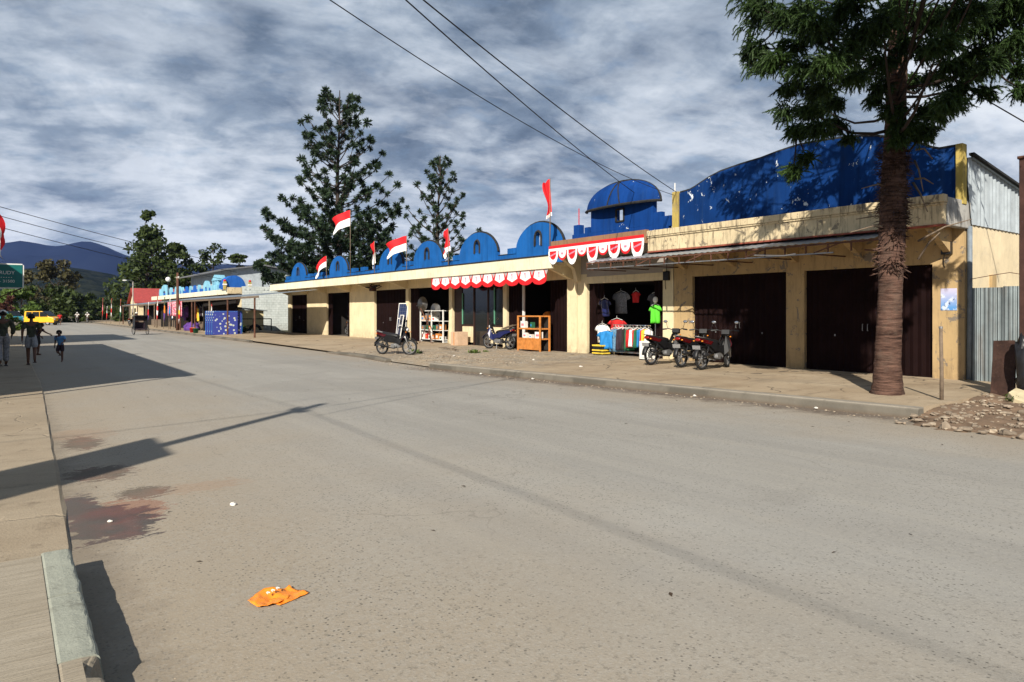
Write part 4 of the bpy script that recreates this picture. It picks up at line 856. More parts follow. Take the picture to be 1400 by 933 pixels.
def bike(label,loc,rz,paint,group='parked motorbikes',rack=False,plate=True,accent=None):
    r=thing('motorbike',label,'motorbike',loc,rz,group); st=R(18)
    wheel(r,-.61,.285); wheel(r,.62,.285,st)
    # swingarm, frame, engine
    b=MB(); 
    for s in (-1,1): b.tube([(-.61,s*.075,.285),(-.2,s*.085,.33)],.02,6); b.tube([(-.56,s*.1,.33),(-.42,s*.1,.66)],.016,6); b.torus((-.52,s*.1,.43),.028,.010,'z',10,5); b.torus((-.49,s*.1,.5),.028,.010,'z',10,5)
    b.tube([(-.2,0,.33),(.05,0,.42),(.42,0,.75)],.03,8); b.build('swingarm',MT['black'],r,smooth=True)
    b=MB().obox((.03,0,.33),(.34,.2,.17),(0,R(-6),0)).obox((.2,0,.37),(.2,.15,.15),(0,R(-12),0)).lathe([(0,-.15),(.085,-.15),(.09,-.1),(.09,.1),(.085,.15),(0,.15)],(-.03,0,.32),'y',16)
    for k in range(5): b.obox((.2+.018*k-.03,0,.37),(.006,.18,.17),(0,R(-12),0))
    b.build('engine',MT['steel'],r,bevel=.008)
    b=MB().tube([(.15,-.1,.3),(.05,-.14,.24),(-.25,-.15,.27),(-.38,-.16,.32)],[.018,.02,.022,.04],8).tube([(-.36,-.16,.31),(-.8,-.17,.42)],[.045,.05],10); b.build('exhaust',MT['black'],r,smooth=True)
    MB().obox((-.55,-.222,.37),(.3,.01,.06),(0,R(-14),0)).build('heat_shield',MT['chrome'],r)
    MB().prism([(-.55,.62),(-.3,.44),(.02,.42),(.2,.44),(.16,.56),(-.05,.66),(-.5,.72)],'y',-.095,.095).build('inner_body',MT['black'],r,bevel=.01)
    # bodywork: leg shield + front, side panels and tail
    b=MB()
    for s in (-1,1):
        b.add([(.44,s*.06,.86),(.56,s*.09,.80),(.47,s*.20,.62),(.36,s*.2,.44),(.26,s*.12,.34),(.34,s*.07,.6)],[(0,1,2),(0,2,3),(0,3,4),(0,4,5)])
        b.add([(-.0,s*.12,.46),(.1,s*.11,.58),(-.1,s*.13,.68),(-.45,s*.12,.74),(-.80,s*.05,.80),(-.74,s*.06,.70),(-.42,s*.13,.60),(-.18,s*.14,.46)],[(0,1,2),(0,2,7),(2,6,7),(2,3,6),(3,5,6),(3,4,5)])
    b.add([(.44,-.06,.86),(.56,-.09,.80),(.56,.09,.80),(.44,.06,.86)],[(0,1,2,3)]); b.add([(-.80,-.05,.80),(-.74,-.06,.70),(-.74,.06,.70),(-.80,.05,.80)],[(0,1,2,3)])
    b.add([(.1,-.11,.58),(.34,-.07,.6),(.34,.07,.6),(.1,.11,.58)],[(0,1,2,3)]); b.add([(.1,-.11,.58),(0,-.12,.46),(.28,-.12,.36),(.34,-.07,.6)],[(0,1,2,3)]); b.add([(.1,.11,.58),(0,.12,.46),(.28,.12,.36),(.34,.07,.6)],[(0,1,2,3)])
    b.build('fairing',paint,r,solid=.012,bevel=.006)
    if accent:
        b=MB()
        for s in (-1,1): b.add([(-.30,s*.142,.715),(-.80,s*.068,.815),(-.76,s*.075,.72),(-.42,s*.148,.64)],[(0,1,2,3)]); b.add([(.565,s*.102,.79),(.49,s*.212,.63),(.43,s*.215,.55),(.49,s*.13,.72)],[(0,1,2,3)])
        b.build('trim_panel',accent,r,solid=.01)
    b=MB()
    rows=[(-.78,.055,.83),(-.6,.10,.81),(-.35,.125,.775),(-.12,.13,.755),(.08,.09,.72),(.16,.05,.68)]
    for x,w,z in rows: b.v+= [(x,-w,z-.07),(x,-w,z-.015),(x,-w*.7,z+.012),(x,0,z+.02),(x,w*.7,z+.012),(x,w,z-.015),(x,w,z-.07)]
    n=7; b.f=[(i*n+j,i*n+j+1,(i+1)*n+j+1,(i+1)*n+j) for i in range(5) for j in range(6)]+[tuple(range(7)),tuple(range(35,42))]; b.m=[0]*len(b.f)
    b.build('seat',MT['seatm'],r,smooth=True)
    f=Matrix.Translation((.62,0,.285))@Matrix.Rotation(st,4,'Z')@Matrix.Translation((-.62,0,-.285))
    b=MB()
    for s in (-1,1): b.tube([(.62,s*.085,.285),(.5,s*.085,.62),(.46,s*.06,.75)],[.022,.024,.02],8)
    b.xf(f).build('front_fork',MT['steel'],r,smooth=True)
    b=MB()
    for i in range(11):
        a=R(20+i*13); b.v+=[(.62+.315*math.cos(a),-.06,.285+.315*math.sin(a)),(.62+.335*math.cos(a),0,.285+.335*math.sin(a)),(.62+.315*math.cos(a),.06,.285+.315*math.sin(a))]
    b.f=[(i*3+j,i*3+j+1,i*3+j+4,i*3+j+3) for i in range(10) for j in range(2)]; b.m=[0]*20
    b.xf(f).build('front_mudguard',paint,r,solid=.008,smooth=True)
    b=MB()
    for i in range(9):
        a=R(75+i*13); b.v+=[(-.61+.32*math.cos(a),-.065,.285+.32*math.sin(a)),(-.61+.34*math.cos(a),0,.285+.34*math.sin(a)),(-.61+.32*math.cos(a),.065,.285+.32*math.sin(a))]
    b.f=[(i*3+j,i*3+j+1,i*3+j+4,i*3+j+3) for i in range(8) for j in range(2)]; b.m=[0]*16
    b.build('rear_mudguard',MT['black'],r,solid=.008,smooth=True)
    b=MB().tube([(.36,.33,.98),(.4,.2,1.0),(.45,.05,.95),(.45,-.05,.95),(.4,-.2,1.0),(.36,-.33,.98)],.013,8)
    for s in (-1,1): b.tube([(.37,s*.24,.99),(.345,s*.36,.975)],.021,8); b.tube([(.43,s*.2,1.0),(.43,s*.34,.98)],.006,5)
    b.obox((.47,0,.93),(.12,.2,.12),(0,R(20),0)); hb_=b.xf(f).build('handlebar',MT['black'],r,smooth=False)
    for s in (-1,1):
        b=MB().tube([(.4,s*.22,1.0),(.41,s*.27,1.16)],.006,5); b.ball((.405,s*.29,1.2),.018,.065,.042,12,6); b.xf(f); mm=b.build('mirror',MT['black'],hb_,smooth=True)
        g_=MB().ball((.388,s*.29,1.2),.004,.055,.035,12,6); g_.xf(f); g_.build('mirror_glass',MT['chrome'],hb_,smooth=True)
    MB().ball((.55,0,.90),.05,.10,.065,14,8).xf(f).build('headlight',MT['lens'],r,smooth=True)
    for s in (-1,1): MB().ball((.56,s*.13,.82),.03,.025,.02,10,6).build('turn_signal',MT['orange_lens'],r,smooth=True)
    MB().ball((-.80,0,.77),.035,.085,.04,14,8).build('tail_light',MT['lampred'],r,smooth=True)
    for s in (-1,1): MB().ball((-.78,s*.12,.74),.03,.028,.02,10,6).build('turn_signal',MT['orange_lens'],r,smooth=True)
    if plate: MB().obox((-.86,0,.58),(.008,.22,.10),(0,R(-15),0)).build('number_plate',M('plate_grey',(.25,.25,.25),.5,.5,60,0),r)
    b=MB().tube([(-.78,.08,.84),(-.86,.06,.86),(-.86,-.06,.86),(-.78,-.08,.84),(-.5,-.12,.8)],.011,6); b.build('grab_rail',MT['steel'],r,smooth=True)
    MB().tube([(.0,.12,.26),(-.08,.24,.01)],.012,6).build('kickstand',MT['steel'],r)
    if rack:
        b=MB()
        for k in range(5): b.tube([(-.2,-.12+k*.06,.80),(-.55,-.12+k*.06,.9),(-.9,-.12+k*.06,.98)],.010,5)
        b.tube([(-.25,-.13,.82),(-.25,.13,.82)],.01,5); b.tube([(-.88,-.13,.97),(-.88,.13,.97)],.01,5); b.build('luggage_rack',MT['woodgrey'],r)
    return r
b1=bike('black motorbike parked alone at the pavement edge with its front wheel towards the right',(11.15,21.95,.13),R(-66),MT['bblack'],accent=MT['bred'])
b2=bike('dark blue motorbike parked close along the shops beside the orange display case',(15.75,22.05,.18),R(97),MT['bblue'],rack=True)
b3=bike('red tailed motorbike nearest the clothes shop, leftmost of the three parked together',(15.0,12.95,.18),R(4),MT['bblack'],accent=MT['bred'])
dup(b3,(15.0,11.95,.18),R(9),'middle motorbike of the three parked tightly together before the closed gate')
dup(b1,(14.8,11.1,.18),R(6),'black motorbike nearest the closed gates, rightmost of the three parked together')
for k,(x,y,rz,l) in enumerate(((11.6,88,60,'far dark motorbike parked beside the stalls beyond the tricycle taxi'),(17.6,40.4,100,'dim motorbike standing inside the open door of the shop row'))):
    dup(b1,(x,y,.1 if k==0 else .19),R(rz),l)
rb1=dup(b1,(8.7,121,0.02),R(-100),'far motorbike being ridden towards us, left of the pair'); rb2=dup(b1,(10.0,121,0.02),R(-95),'far motorbike being ridden towards us, right of the pair')
# ---------------------------------------------------------------- people
def skin_body(name,chains,radii,joints,mat,parent,root,sub=2,scale=1.):
    me=bpy.data.meshes.new(name); idx={}; vs=[]; es=set()
    for ch in chains:
        for j in ch:
            if j not in idx: idx[j]=len(vs); vs.append(tuple(c*scale for c in joints[j]))
        for a,b in zip(ch,ch[1:]): es.add((idx[a],idx[b]))
    me.from_pydata(vs,list(es),[]); o=bpy.data.objects.new(name,me); COL.objects.link(o)
    m=o.modifiers.new('Skin','SKIN'); m.use_smooth_shade=True; m.branch_smoothing=.6
    sv=me.skin_vertices[0].data
    for j,i in idx.items():
        rr_=radii[j]; rr_=rr_ if isinstance(rr_,tuple) else (rr_,rr_)
        sv[i].radius=(rr_[0]*scale,rr_[1]*scale); sv[i].use_root=(j==root)
    s=o.modifiers.new('Sub','SUBSURF'); s.levels=sub; s.render_levels=sub
    dg=bpy.context.evaluated_depsgraph_get(); me2=bpy.data.meshes.new_from_object(o.evaluated_get(dg)); me2.name=name
    o.modifiers.clear(); o.data=me2; bpy.data.meshes.remove(me); me2.materials.clear(); me2.materials.append(mat)
    for p in me2.polygons: p.use_smooth=True
    o.parent=parent; return o
BASE=dict(pel=(0,0,.53),bel=(0,.0,.61),che=(0,-.005,.72),nec=(0,0,.825),hea=(0,.012,.885),top=(0,.005,.945),
 shL=(-.10,0,.785),shR=(.10,0,.785),elL=(-.135,-.01,.63),elR=(.135,-.01,.63),wrL=(-.145,.04,.49),wrR=(.145,.04,.49),
 hiL=(-.05,0,.50),hiR=(.05,0,.50),knL=(-.055,.01,.28),knR=(.055,.01,.28),anL=(-.055,-.015,.045),anR=(.055,-.015,.045),toL=(-.062,.075,.018),toR=(.062,.075,.018))
RAD=dict(pel=(.075,.06),bel=(.07,.055),che=(.085,.06),nec=.030,hea=(.046,.055),top=(.035,.042),shL=.040,shR=.040,elL=.026,elR=.026,wrL=.018,wrR=.018,hiL=.055,hiR=.055,knL=.036,knR=.036,anL=.024,anR=.024,toL=(.024,.014),toR=(.024,.014))
def person(label,loc,rz,h,pose={},top=('short',None),bottom=('short',None),headk=1.,hair=True,hat=None,shoes=None,group=None,lift=0.):
    J=dict(BASE); J.update(pose); Rr=dict(RAD)
    for k in ('hea','top'): Rr[k]=tuple(x*headk for x in RAD[k])
    J['top']=tuple(J['hea'][i]+(J['top'][i]-J['hea'][i])*headk for i in range(3))
    r=thing('person',label,'person',loc,rz,group)
    ch=[['pel','bel','che','nec','hea','top']]
    for s in 'LR':
        sx=-1 if s=='L' else 1
        e=Vector(J['el'+s]); w=Vector(J['wr'+s]); d=(w-e).normalized(); side=Vector((0,1,0)) if abs(d.y)<.8 else Vector((0,0,1))
        side=(side-d*side.dot(d)).normalized(); pm=w+d*.035; J['pa'+s]=tuple(pm); Rr['pa'+s]=(.020,.014)
        ch.append(['che','sh'+s,'el'+s,'wr'+s,'pa'+s]); inn=d.cross(side)*.4
        for k in range(4):
            o=side*(k-1.5)*.011; l=(.040,.046,.044,.034)[k]; a=pm+d*.022+o; 
            J['fa%d%s'%(k,s)]=tuple(a); J['fb%d%s'%(k,s)]=tuple(a+d*l*.5); J['fc%d%s'%(k,s)]=tuple(a+d*l*.9+inn*.016)
            for q in 'abc': Rr['f%s%d%s'%(q,k,s)]=.0055
            ch.append(['pa'+s]+['f%s%d%s'%(q,k,s) for q in 'abc'])
        J['ta'+s]=tuple(w+d*.02+side*.026); J['tb'+s]=tuple(w+d*.045+side*.036); Rr['ta'+s]=.007; Rr['tb'+s]=.006
        ch.append(['wr'+s,'ta'+s,'tb'+s]); ch.append(['pel','hi'+s,'kn'+s,'an'+s,'to'+s])
    hc=Vector(J['hea']); J['nose']=(hc.x,hc.y+.062*headk,hc.z-.002); Rr['nose']=.009*headk; ch.append(['hea','nose'])
    skin_body('body',ch,Rr,J,MT['skin'],r,'pel',2,h)
    def cloth(name,chs,grow,mat,root,extra={}):
        RR={k:tuple(x+grow for x in (v if isinstance(v,tuple) else (v,v))) for k,v in Rr.items()}; RR.update(extra)
        return skin_body(name,chs,RR,J,mat,r,root,2,h)
    for s in 'LR':
        J['slv'+s]=tuple(Vector(J['sh'+s]).lerp(Vector(J['el'+s]),.85)); Rr['slv'+s]=.034
        J['hem'+s]=tuple(Vector(J['kn'+s]).lerp(Vector(J['hi'+s]),.08)); Rr['hem'+s]=.048
        J['cuf'+s]=tuple(Vector(J['an'+s])+Vector((0,0,.015))); Rr['cuf'+s]=.036
        J['wrc'+s]=tuple(Vector(J['wr'+s]).lerp(Vector(J['el'+s]),.1)); Rr['wrc'+s]=.022
    J['col']=tuple(Vector(J['nec'])+Vector((0,0,-.02))); Rr['col']=.036
    J['shem']=tuple(Vector(J['pel'])+Vector((0,0,-.03))); Rr['shem']=(.082,.066)
    if top[1]:
        e='slv' if top[0]=='short' else 'wrc'
        cc=[['shem','pel','bel','che','col']]+[['che','sh'+s]+(['el'+s] if e=='wrc' else [])+[e+s] for s in 'LR']
        cloth('shirt',cc,.013,top[1],'che')
    if bottom[1]:
        e='hem' if bottom[0]=='short' else 'cuf'
        cc=[['bel','pel']]+[['pel','hi'+s]+(['kn'+s] if e=='cuf' else [])+[e+s] for s in 'LR']
        cloth('shorts' if e=='hem' else 'trousers',cc,.011,bottom[1],'pel')
    hz=Vector(J['hea'])*h; k=h*headk
    if hair:
        b=MB().ball((0,-.008*k,.020*k),.056*k,.064*k,.056*k,16,10); b.v=[(x,y,max(z,-.018*k if y<0 else .022*k)) for x,y,z in b.v]
        b.v=[tuple(Vector(v)*(1+.05*mn.noise(Vector(v)*90))+hz) for v in b.v]; b.build('hair',MT['hair'],r,smooth=True)
    if hat:
        b=MB().ball((0,0,.03*k),.06*k,.068*k,.05*k,16,10); b.v=[(x,y,max(z,.02*k)) for x,y,z in b.v]; b.lathe([(.05*k,.02*k),(.075*k,.018*k),(.075*k,.022*k),(.05*k,.026*k)],(0,.02*k,0),'z',16); b.v=[tuple(Vector(v)+hz) for v in b.v]; b.build('hat',hat,r,smooth=True)
    for s in (-1,1):
        MB().ball((hz.x+s*.020*k,hz.y+.053*k,hz.z+.010*k),.008*k,.005*k,.005*k,10,6).build('eye',MT['eyew'],r,smooth=True)
        MB().ball((hz.x+s*.050*k,hz.y-.004*k,hz.z+.0*k),.008*k,.014*k,.019*k,10,6).build('ear',MT['skin'],r,smooth=True)
    if shoes:
        for s in 'LR':
            a=Vector(J['an'+s])*h; t_=Vector(J['to'+s])*h; d=(t_-a); d.z=0 if abs(d.z)<.08*h else d.z; d.normalize(); c=a.lerp(t_,.45)
            b=MB().prism([(-.06*h,-.024*h),(.0,-.028*h),(.06*h,-.024*h),(.075*h,0),(.06*h,.028*h),(0,.026*h),(-.06*h,.024*h)],'z',-.012*h,.002*h)
            ax=math.atan2(d.y,d.x); pitch=-math.asin(max(-1,min(1,d.z))); b.xf(Matrix.Translation((c.x,c.y,min(a.z,c.z)-.028*h))@Matrix.Rotation(ax,4,'Z')@Matrix.Rotation(pitch,4,'Y')); b.build('shoe',shoes,r)
    return r
walkA=dict(anL=(-.05,.06,.045),knL=(-.052,.06,.28),toL=(-.055,.15,.018),anR=(.06,-.16,.10),knR=(.055,-.01,.285),toR=(.064,-.10,.045),elL=(-.135,-.04,.64),wrL=(-.14,-.02,.50),elR=(.14,-.02,.64),wrR=(.10,.09,.58))
person('person in dark top and grey check shorts walking away on the left pavement',onZ(43,498,.05)+(.045,),R(-4),1.62,walkA,('short',MT['camo']),('short',MT['shortsc']),1.05,shoes=MT['sandal'])
walkB=dict(anL=(-.05,-.12,.07),knL=(-.05,.0,.28),toL=(-.055,-.04,.025),anR=(.055,.08,.045),knR=(.055,.06,.28),toR=(.06,.165,.018),elR=(.15,-.02,.63),wrR=(.14,.08,.53))
person('person in grey camouflage trousers and dark jacket with a pale hat at the left edge',onZ(4,500,.05)+(.045,),R(6),1.74,walkB,('long',MT['camo']),('long',MT['greyp']),1.,hat=MT['litter'],shoes=MT['black'])
person('dark clothed child half hidden behind the walker in grey shorts, arm stretched out',onZ(51,486,.0)+(.0,),R(-60),1.30,dict(elR=(.16,.10,.70),wrR=(.17,.24,.62),che=(0,.06,.70),nec=(0,.10,.80),hea=(0,.13,.86),top=(0,.14,.92),shL=(-.10,.08,.765),shR=(.10,.08,.765),elL=(-.14,.10,.63),wrL=(-.13,.18,.55)),('short',MT['dkcloth']),('short',MT['dark']),1.15,shoes=MT['sandal'])
runb=dict(che=(.01,.03,.70),nec=(.015,.05,.80),hea=(.02,.065,.865),top=(.02,.07,.93),shL=(-.10,.04,.765),shR=(.11,.03,.775),elL=(-.15,.10,.64),wrL=(-.12,.19,.58),elR=(.16,-.07,.64),wrR=(.17,-.05,.50),
 knR=(.06,.06,.29),anR=(.07,-.13,.25),toR=(.07,-.19,.18),knL=(-.055,.04,.28),anL=(-.055,.03,.045),toL=(-.06,.115,.018))
person('small boy in a light blue shirt running along the road towards us',onZ(83,495,0)+(.0,),R(158),1.10,runb,('short',MT['shirtblue']),('short',MT['dkcloth']),1.35,shoes=MT['sandal'])
person('far person in a bright red shirt standing on the road by the yellow car',onZ(82,445,0)+(0,),R(180),1.62,walkA,('short',MT['redcl']),('short',MT['dark']),1.)
ride=dict(pel=(0,0,.50),hiL=(-.06,.02,.48),hiR=(.06,.02,.48),knL=(-.12,.24,.46),knR=(.12,.24,.46),anL=(-.10,.22,.24),anR=(.10,.22,.24),toL=(-.10,.30,.22),toR=(.10,.30,.22),elL=(-.16,.12,.66),elR=(.16,.12,.66),wrL=(-.17,.27,.64),wrR=(.17,.27,.64))
for bk,l in ((rb1,'far rider with white helmet on the left motorbike of the pair'),(rb2,'far rider with white helmet on the right motorbike of the pair')):
    person(l,(bk.location.x,bk.location.y+.15,.02),R(175),1.7,ride,('short',MT['litter']),('long',MT['dark']),1.,hat=MT['white'],group='motorbike riders')
# ---------------------------------------------------------------- tricycle taxi
bk=thing('tricycle_taxi','pedal tricycle taxi with dark hood coming up the road beyond the shadow','tricycle taxi',onZ(190,458,0)+(.0,),R(-80))
for s in (-1,1):
    w=bpy.data.objects.new('wheel',None); COL.objects.link(w); w.parent=bk; w.location=(.35,s*.46,.32)
    MB().torus((0,0,0),.30,.022,'y',28,6).build('tyre',MT['rubber'],w,smooth=True)
    b=MB().torus((0,0,0),.275,.01,'y',24,5)
    for k in range(14): a=2*math.pi*k/14; b.bar((0,0,0),(.275*math.cos(a),0,.275*math.sin(a)),.004)
    b.build('rim',MT['steel'],w)
w=bpy.data.objects.new('wheel',None); COL.objects.link(w); w.parent=bk; w.location=(-1.15,0,.33)
MB().torus((0,0,0),.31,.022,'y',28,6).build('tyre',MT['rubber'],w,smooth=True); MB().torus((0,0,0),.285,.01,'y',24,5).build('rim',MT['steel'],w)
MB().box(.1,.62,-.4,.4,.36,.46).box(.08,.16,-.4,.4,.46,.92).build('seat',MT['dkcloth'],bk,bevel=.03)
b=MB().grid(lambda u,v:(.05+.55*math.sin(u*1.9)*.9,(v-.5)*.86,.9+.52*math.sin(.25+u*1.35)-.0*abs(v-.5)),10,6); b.build('hood',MT['tarp'],bk,solid=.015,smooth=True)
b=MB()
for s in (-1,1): b.add([(.05,s*.43,.45),(.5,s*.43,.45),(.55,s*.43,1.42),(.05,s*.43,1.0)],[(0,1,2,3)])
b.build('side_panel',MT['tarp'],bk,solid=.01)
MB().box(.3,.8,-.38,.38,.28,.33).build('foot_board',MT['woodgrey'],bk)
b=MB().tube([(.3,0,.35),(-.5,0,.4),(-1.15,0,.33)],.022,6).tube([(-.5,0,.4),(-.62,0,.92)],.02,6).tube([(-1.15,0,.33),(-.62,0,.85)],.016,6).tube([(.05,-.4,1.0),(-.1,0,1.0),(.05,.4,1.0)],.018,6).tube([(-.1,0,1.0),(-.3,0,.4)],.016,6); b.obox((-.66,0,.96),(.26,.16,.06)); b.build('frame',MT['rust'],bk)
p_=bk.location; person('driver in pale cap pedalling the tricycle taxi',(p_.x-.06,p_.y+.72,.12),R(176),1.6,dict(ride,anL=(-.06,.18,.16),toL=(-.06,.26,.14),knL=(-.08,.2,.36),anR=(.06,.14,.24),toR=(.06,.22,.22)),('short',MT['camo']),('short',MT['dark']),1.,hat=MT['litter'])
# ---------------------------------------------------------------- far vehicles
def van(label,name,loc,rz,paint,L=4.0,W=1.62,Hh=1.85,cat='minivan'):
    r=thing(name,label,cat,loc,rz)
    o=[(-L/2,.35),(-L/2+.03,1.0),(-L/2+.12,Hh),(L/2-1.5,Hh+.02),(L/2-.75,1.12),(L/2-.05,.92),(L/2,.35)]
    b=MB().prism(o,'y',-W/2,W/2); b.build('body',paint,r,bevel=.06)
    for s in (-1,1):
        for x0,x1,x2,x3 in ((-L/2+.3,-L/2+1.0,-L/2+1.0,-L/2+.34),(-L/2+1.08,.05,.05,-L/2+1.08),(.13,1.1,.62,.13)):
            MB().prism([(x0,1.08),(x1,1.08),(x2,1.68),(x3,1.68)],'y',s*W/2+s*.002,s*W/2+s*.02).build('side_window',MT['glass'],r)
        for x in (-L/2+.75,L/2-.8):
            w=bpy.data.objects.new('wheel',None); COL.objects.link(w); w.parent=r; w.location=(x,s*(W/2-.08),.31)
            MB().torus((0,0,0),.23,.08,'y',20,8).build('tyre',MT['rubber'],w,smooth=True); MB().lathe([(0,.05*s),(.17,.06*s),(.18,0),(0,-.02*s)],(0,0,0),'y',16).build('rim',MT['steel'],w)
        MB().obox((L/2-.02,s*.6,.78),(.06,.25,.16)).build('headlight',MT['lens'],r); MB().obox((-L/2+.01,s*.66,.9),(.06,.14,.3)).build('tail_light',MT['lampred'],r)
    MB().add([(L/2-.72,-W/2+.1,1.16),(L/2-.72,W/2-.1,1.16),(L/2-1.42,W/2-.14,1.78),(L/2-1.42,-W/2+.14,1.78)],[(0,1,2,3)]).build('windscreen',MT['glass'],r,solid=.05)
    MB().box(-L/2-.06,-L/2+.04,-.6,.6,1.12,1.68).build('rear_window',MT['glass'],r)
    for x in (-L/2-.03,L/2+.02): MB().obox((x,0,.42),(.12,W-.02,.2)).build('bumper',MT['black'],r,bevel=.03)
    return r
x,y=onZ(63,445,0); van('yellow minibus parked on the left of the far road behind the walkers','minibus',(x-.3,y,0),R(-35),MT['yellowcar'],3.7,1.6,1.75,'minibus')
x,y=onZ(33,442,0); van('white minivan half hidden behind the yellow minibus','minivan',(x,y+6,0),R(-60),MT['whitecar'],3.9,1.6,1.8)
x,y=onZ(14,444,0); van('teal blue van mostly hidden at the far left edge','van',(x,y,0),R(-60),M('teal_car_paint',(.04,.25,.32),.3,.1,3,0),3.9,1.6,1.7)
# ---------------------------------------------------------------- things standing at the shops
def garment(label,x,y,zt,w,l,mt,kind='shirt',rz=0,group='clothes hanging in the clothes shop',cat='clothing'):
    r=thing('hanging_'+kind,label,cat,(x,y,zt),rz,group)
    ph=rnd.random()*6
    def f(u,v):
        yy=(u-.5)*w*(1+.15*v); zz=-v*l-(.05*abs(u-.5)*2 if v<.2 else 0); return (.03*math.sin(u*9+ph+v*2)*(.3+v),yy,zz)
    b=MB().grid(f,10,8)
    if kind=='shirt':
        for s in (-1,1): b.add([(0,s*w*.5,-.02),(.01,s*w*.5,-l*.38),(.0,s*w*.82,-l*.30),(0,s*w*.70,-.10)],[(0,1,2,3)])
    b.build('fabric',mt,r,smooth=True,solid=.012)
    MB().tube([(0,-w*.45,-.02),(0,0,.05),(0,w*.45,-.02)],.008,5).tube([(0,0,.05),(0,.02,.09),(0,.0,.13)],.005,5).build('hanger',MT['white'],r); return r
XR=16.62
rk=thing('clothes_rack','steel clothes rack standing in the opening of the clothes shop','clothes rack',(XR,15.6,PZ))
y0,y1=14.95,16.55
b=MB()
for y in (y0,y1):
    b.tube([(XR,y,PZ),(XR,y,1.22)],.016,6); b.tube([(XR-.25,y,PZ+.03),(XR+.25,y,PZ+.03)],.014,6)
b.tube([(XR,y0-.05,1.22),(XR,y1+.05,1.22)],.016,6); b.tube([(XR,y0,PZ+.12),(XR,y1,PZ+.12)],.012,6); b.build('frame',MT['chrome'],rk,world=True)
gs=[('denim','striped blue trousers'),('denim','pale striped blue trousers'),('dkcloth','dark purple trousers'),('dkcloth','dark patterned trousers'),('dark','black trousers'),('greencl','dark green trousers'),('redcl','red shorts'),('wht','white shorts with grey edge'),('redcl','second red shorts'),('greencl','green shorts'),('skyblue','blue shorts'),('redcl','short red shirt'),('yellowcl','yellow shirt'),('wht','white shirt at the rack end')]
pos=[('left end of the rack'),('beside the rack left end'),'left of the middle','in the middle','just right of the middle','behind the red ones','right of the dark trousers','between the red shorts','right of the white shorts','among the bright ones','near the right end','close to the right end','one before last','at the right end']
for i,(m_,l) in enumerate(gs):
    yy=lerp(y1-.1,y0+.06,i/(len(gs)-1)); long=i<6
    garment('%s hanging %s on the steel clothes rack'%(l,pos[i]),XR-.02+.03*(i%3),yy,1.10,.38 if i<4 else .30,(.78 if i<2 else .72 if long else .62-.03*(i%3)),MT[m_],'trousers' if long else 'shorts',R(38 if i<2 else 55 if long else 68))
for k in range(8):
    pass
garment('white printed shirt hanging low at the left of the clothes shop opening',16.5,17.0,1.22,.40,.62,MT['wht'],'shirt',R(10)); garment('bright blue shirt hanging beside the striped trousers',16.4,16.72,1.02,.42,.62,MT['skyblue'],'shirt',R(25)); garment('dark red jacket hanging above the bright blue shirt',16.75,16.55,1.40,.5,.5,MT['redcl'],'shirt',R(10))
garment('lime green shirt hanging by the right door edge of the clothes shop',16.5,14.62,1.88,.26,.58,MT['green'],'shirt',R(35)); garment('grey printed shirt hanging high inside the clothes shop',17.3,16.9,2.35,.55,.75,MT['greyp'],'shirt'); garment('dark grey shirt hanging high in the middle of the clothes shop',17.3,15.2,2.3,.6,.8,M('charcoal_cloth',(.09,.09,.10),.9,.2,5),'shirt'); garment('red and white small shirt hanging high inside the clothes shop',17.2,16.1,2.35,.28,.38,MT['redcl'],'shirt'); garment('navy shirt hanging at the left inside the clothes shop',16.7,17.1,2.1,.4,.6,MT['bblue'],'shirt')
def mannequin(label,x,y):
    r=thing('mannequin',label,'mannequin',(x,y,PZ)); MB().tube([(0,0,0),(0,0,1.1)],.018,6).lathe([(0,0),(.16,0),(.15,.02),(0,.03)],(0,0,0),'z',14).build('stand',MT['chrome'],r); MB().ball((0,0,1.86),.07,.085,.10,14,10).build('head',MT['white'],r,smooth=True)
mannequin('white mannequin head on a stand above the lime green shirt',16.5,14.62)
r=thing('yellow_crate','yellow and black plastic crate at the left of the clothes shop opening','crate',(16.45,17.0,PZ)); MB().box(-.18,.18,-.24,.24,.0,.30).build('body',MT['black'],r,bevel=.01)
for z in (.04,.14,.30): MB().box(-.2,.2,-.26,.26,z,z+.05).build('rib',MT['yellowcl'],r,bevel=.008)
r=thing('white_box','plain white cabinet box beside the leftmost parked motorbike','cabinet',(15.95,14.42,PZ)); MB().box(-.2,.2,-.19,.19,.02,.58).build('case',MT['white'],r,bevel=.015); MB().box(-.212,-.202,-.16,.16,.08,.54).build('door',MT['white'],r,bevel=.004); MB().box(-.21,.2,-.19,.19,0,.018).build('foot',MT['black'],r)
MB
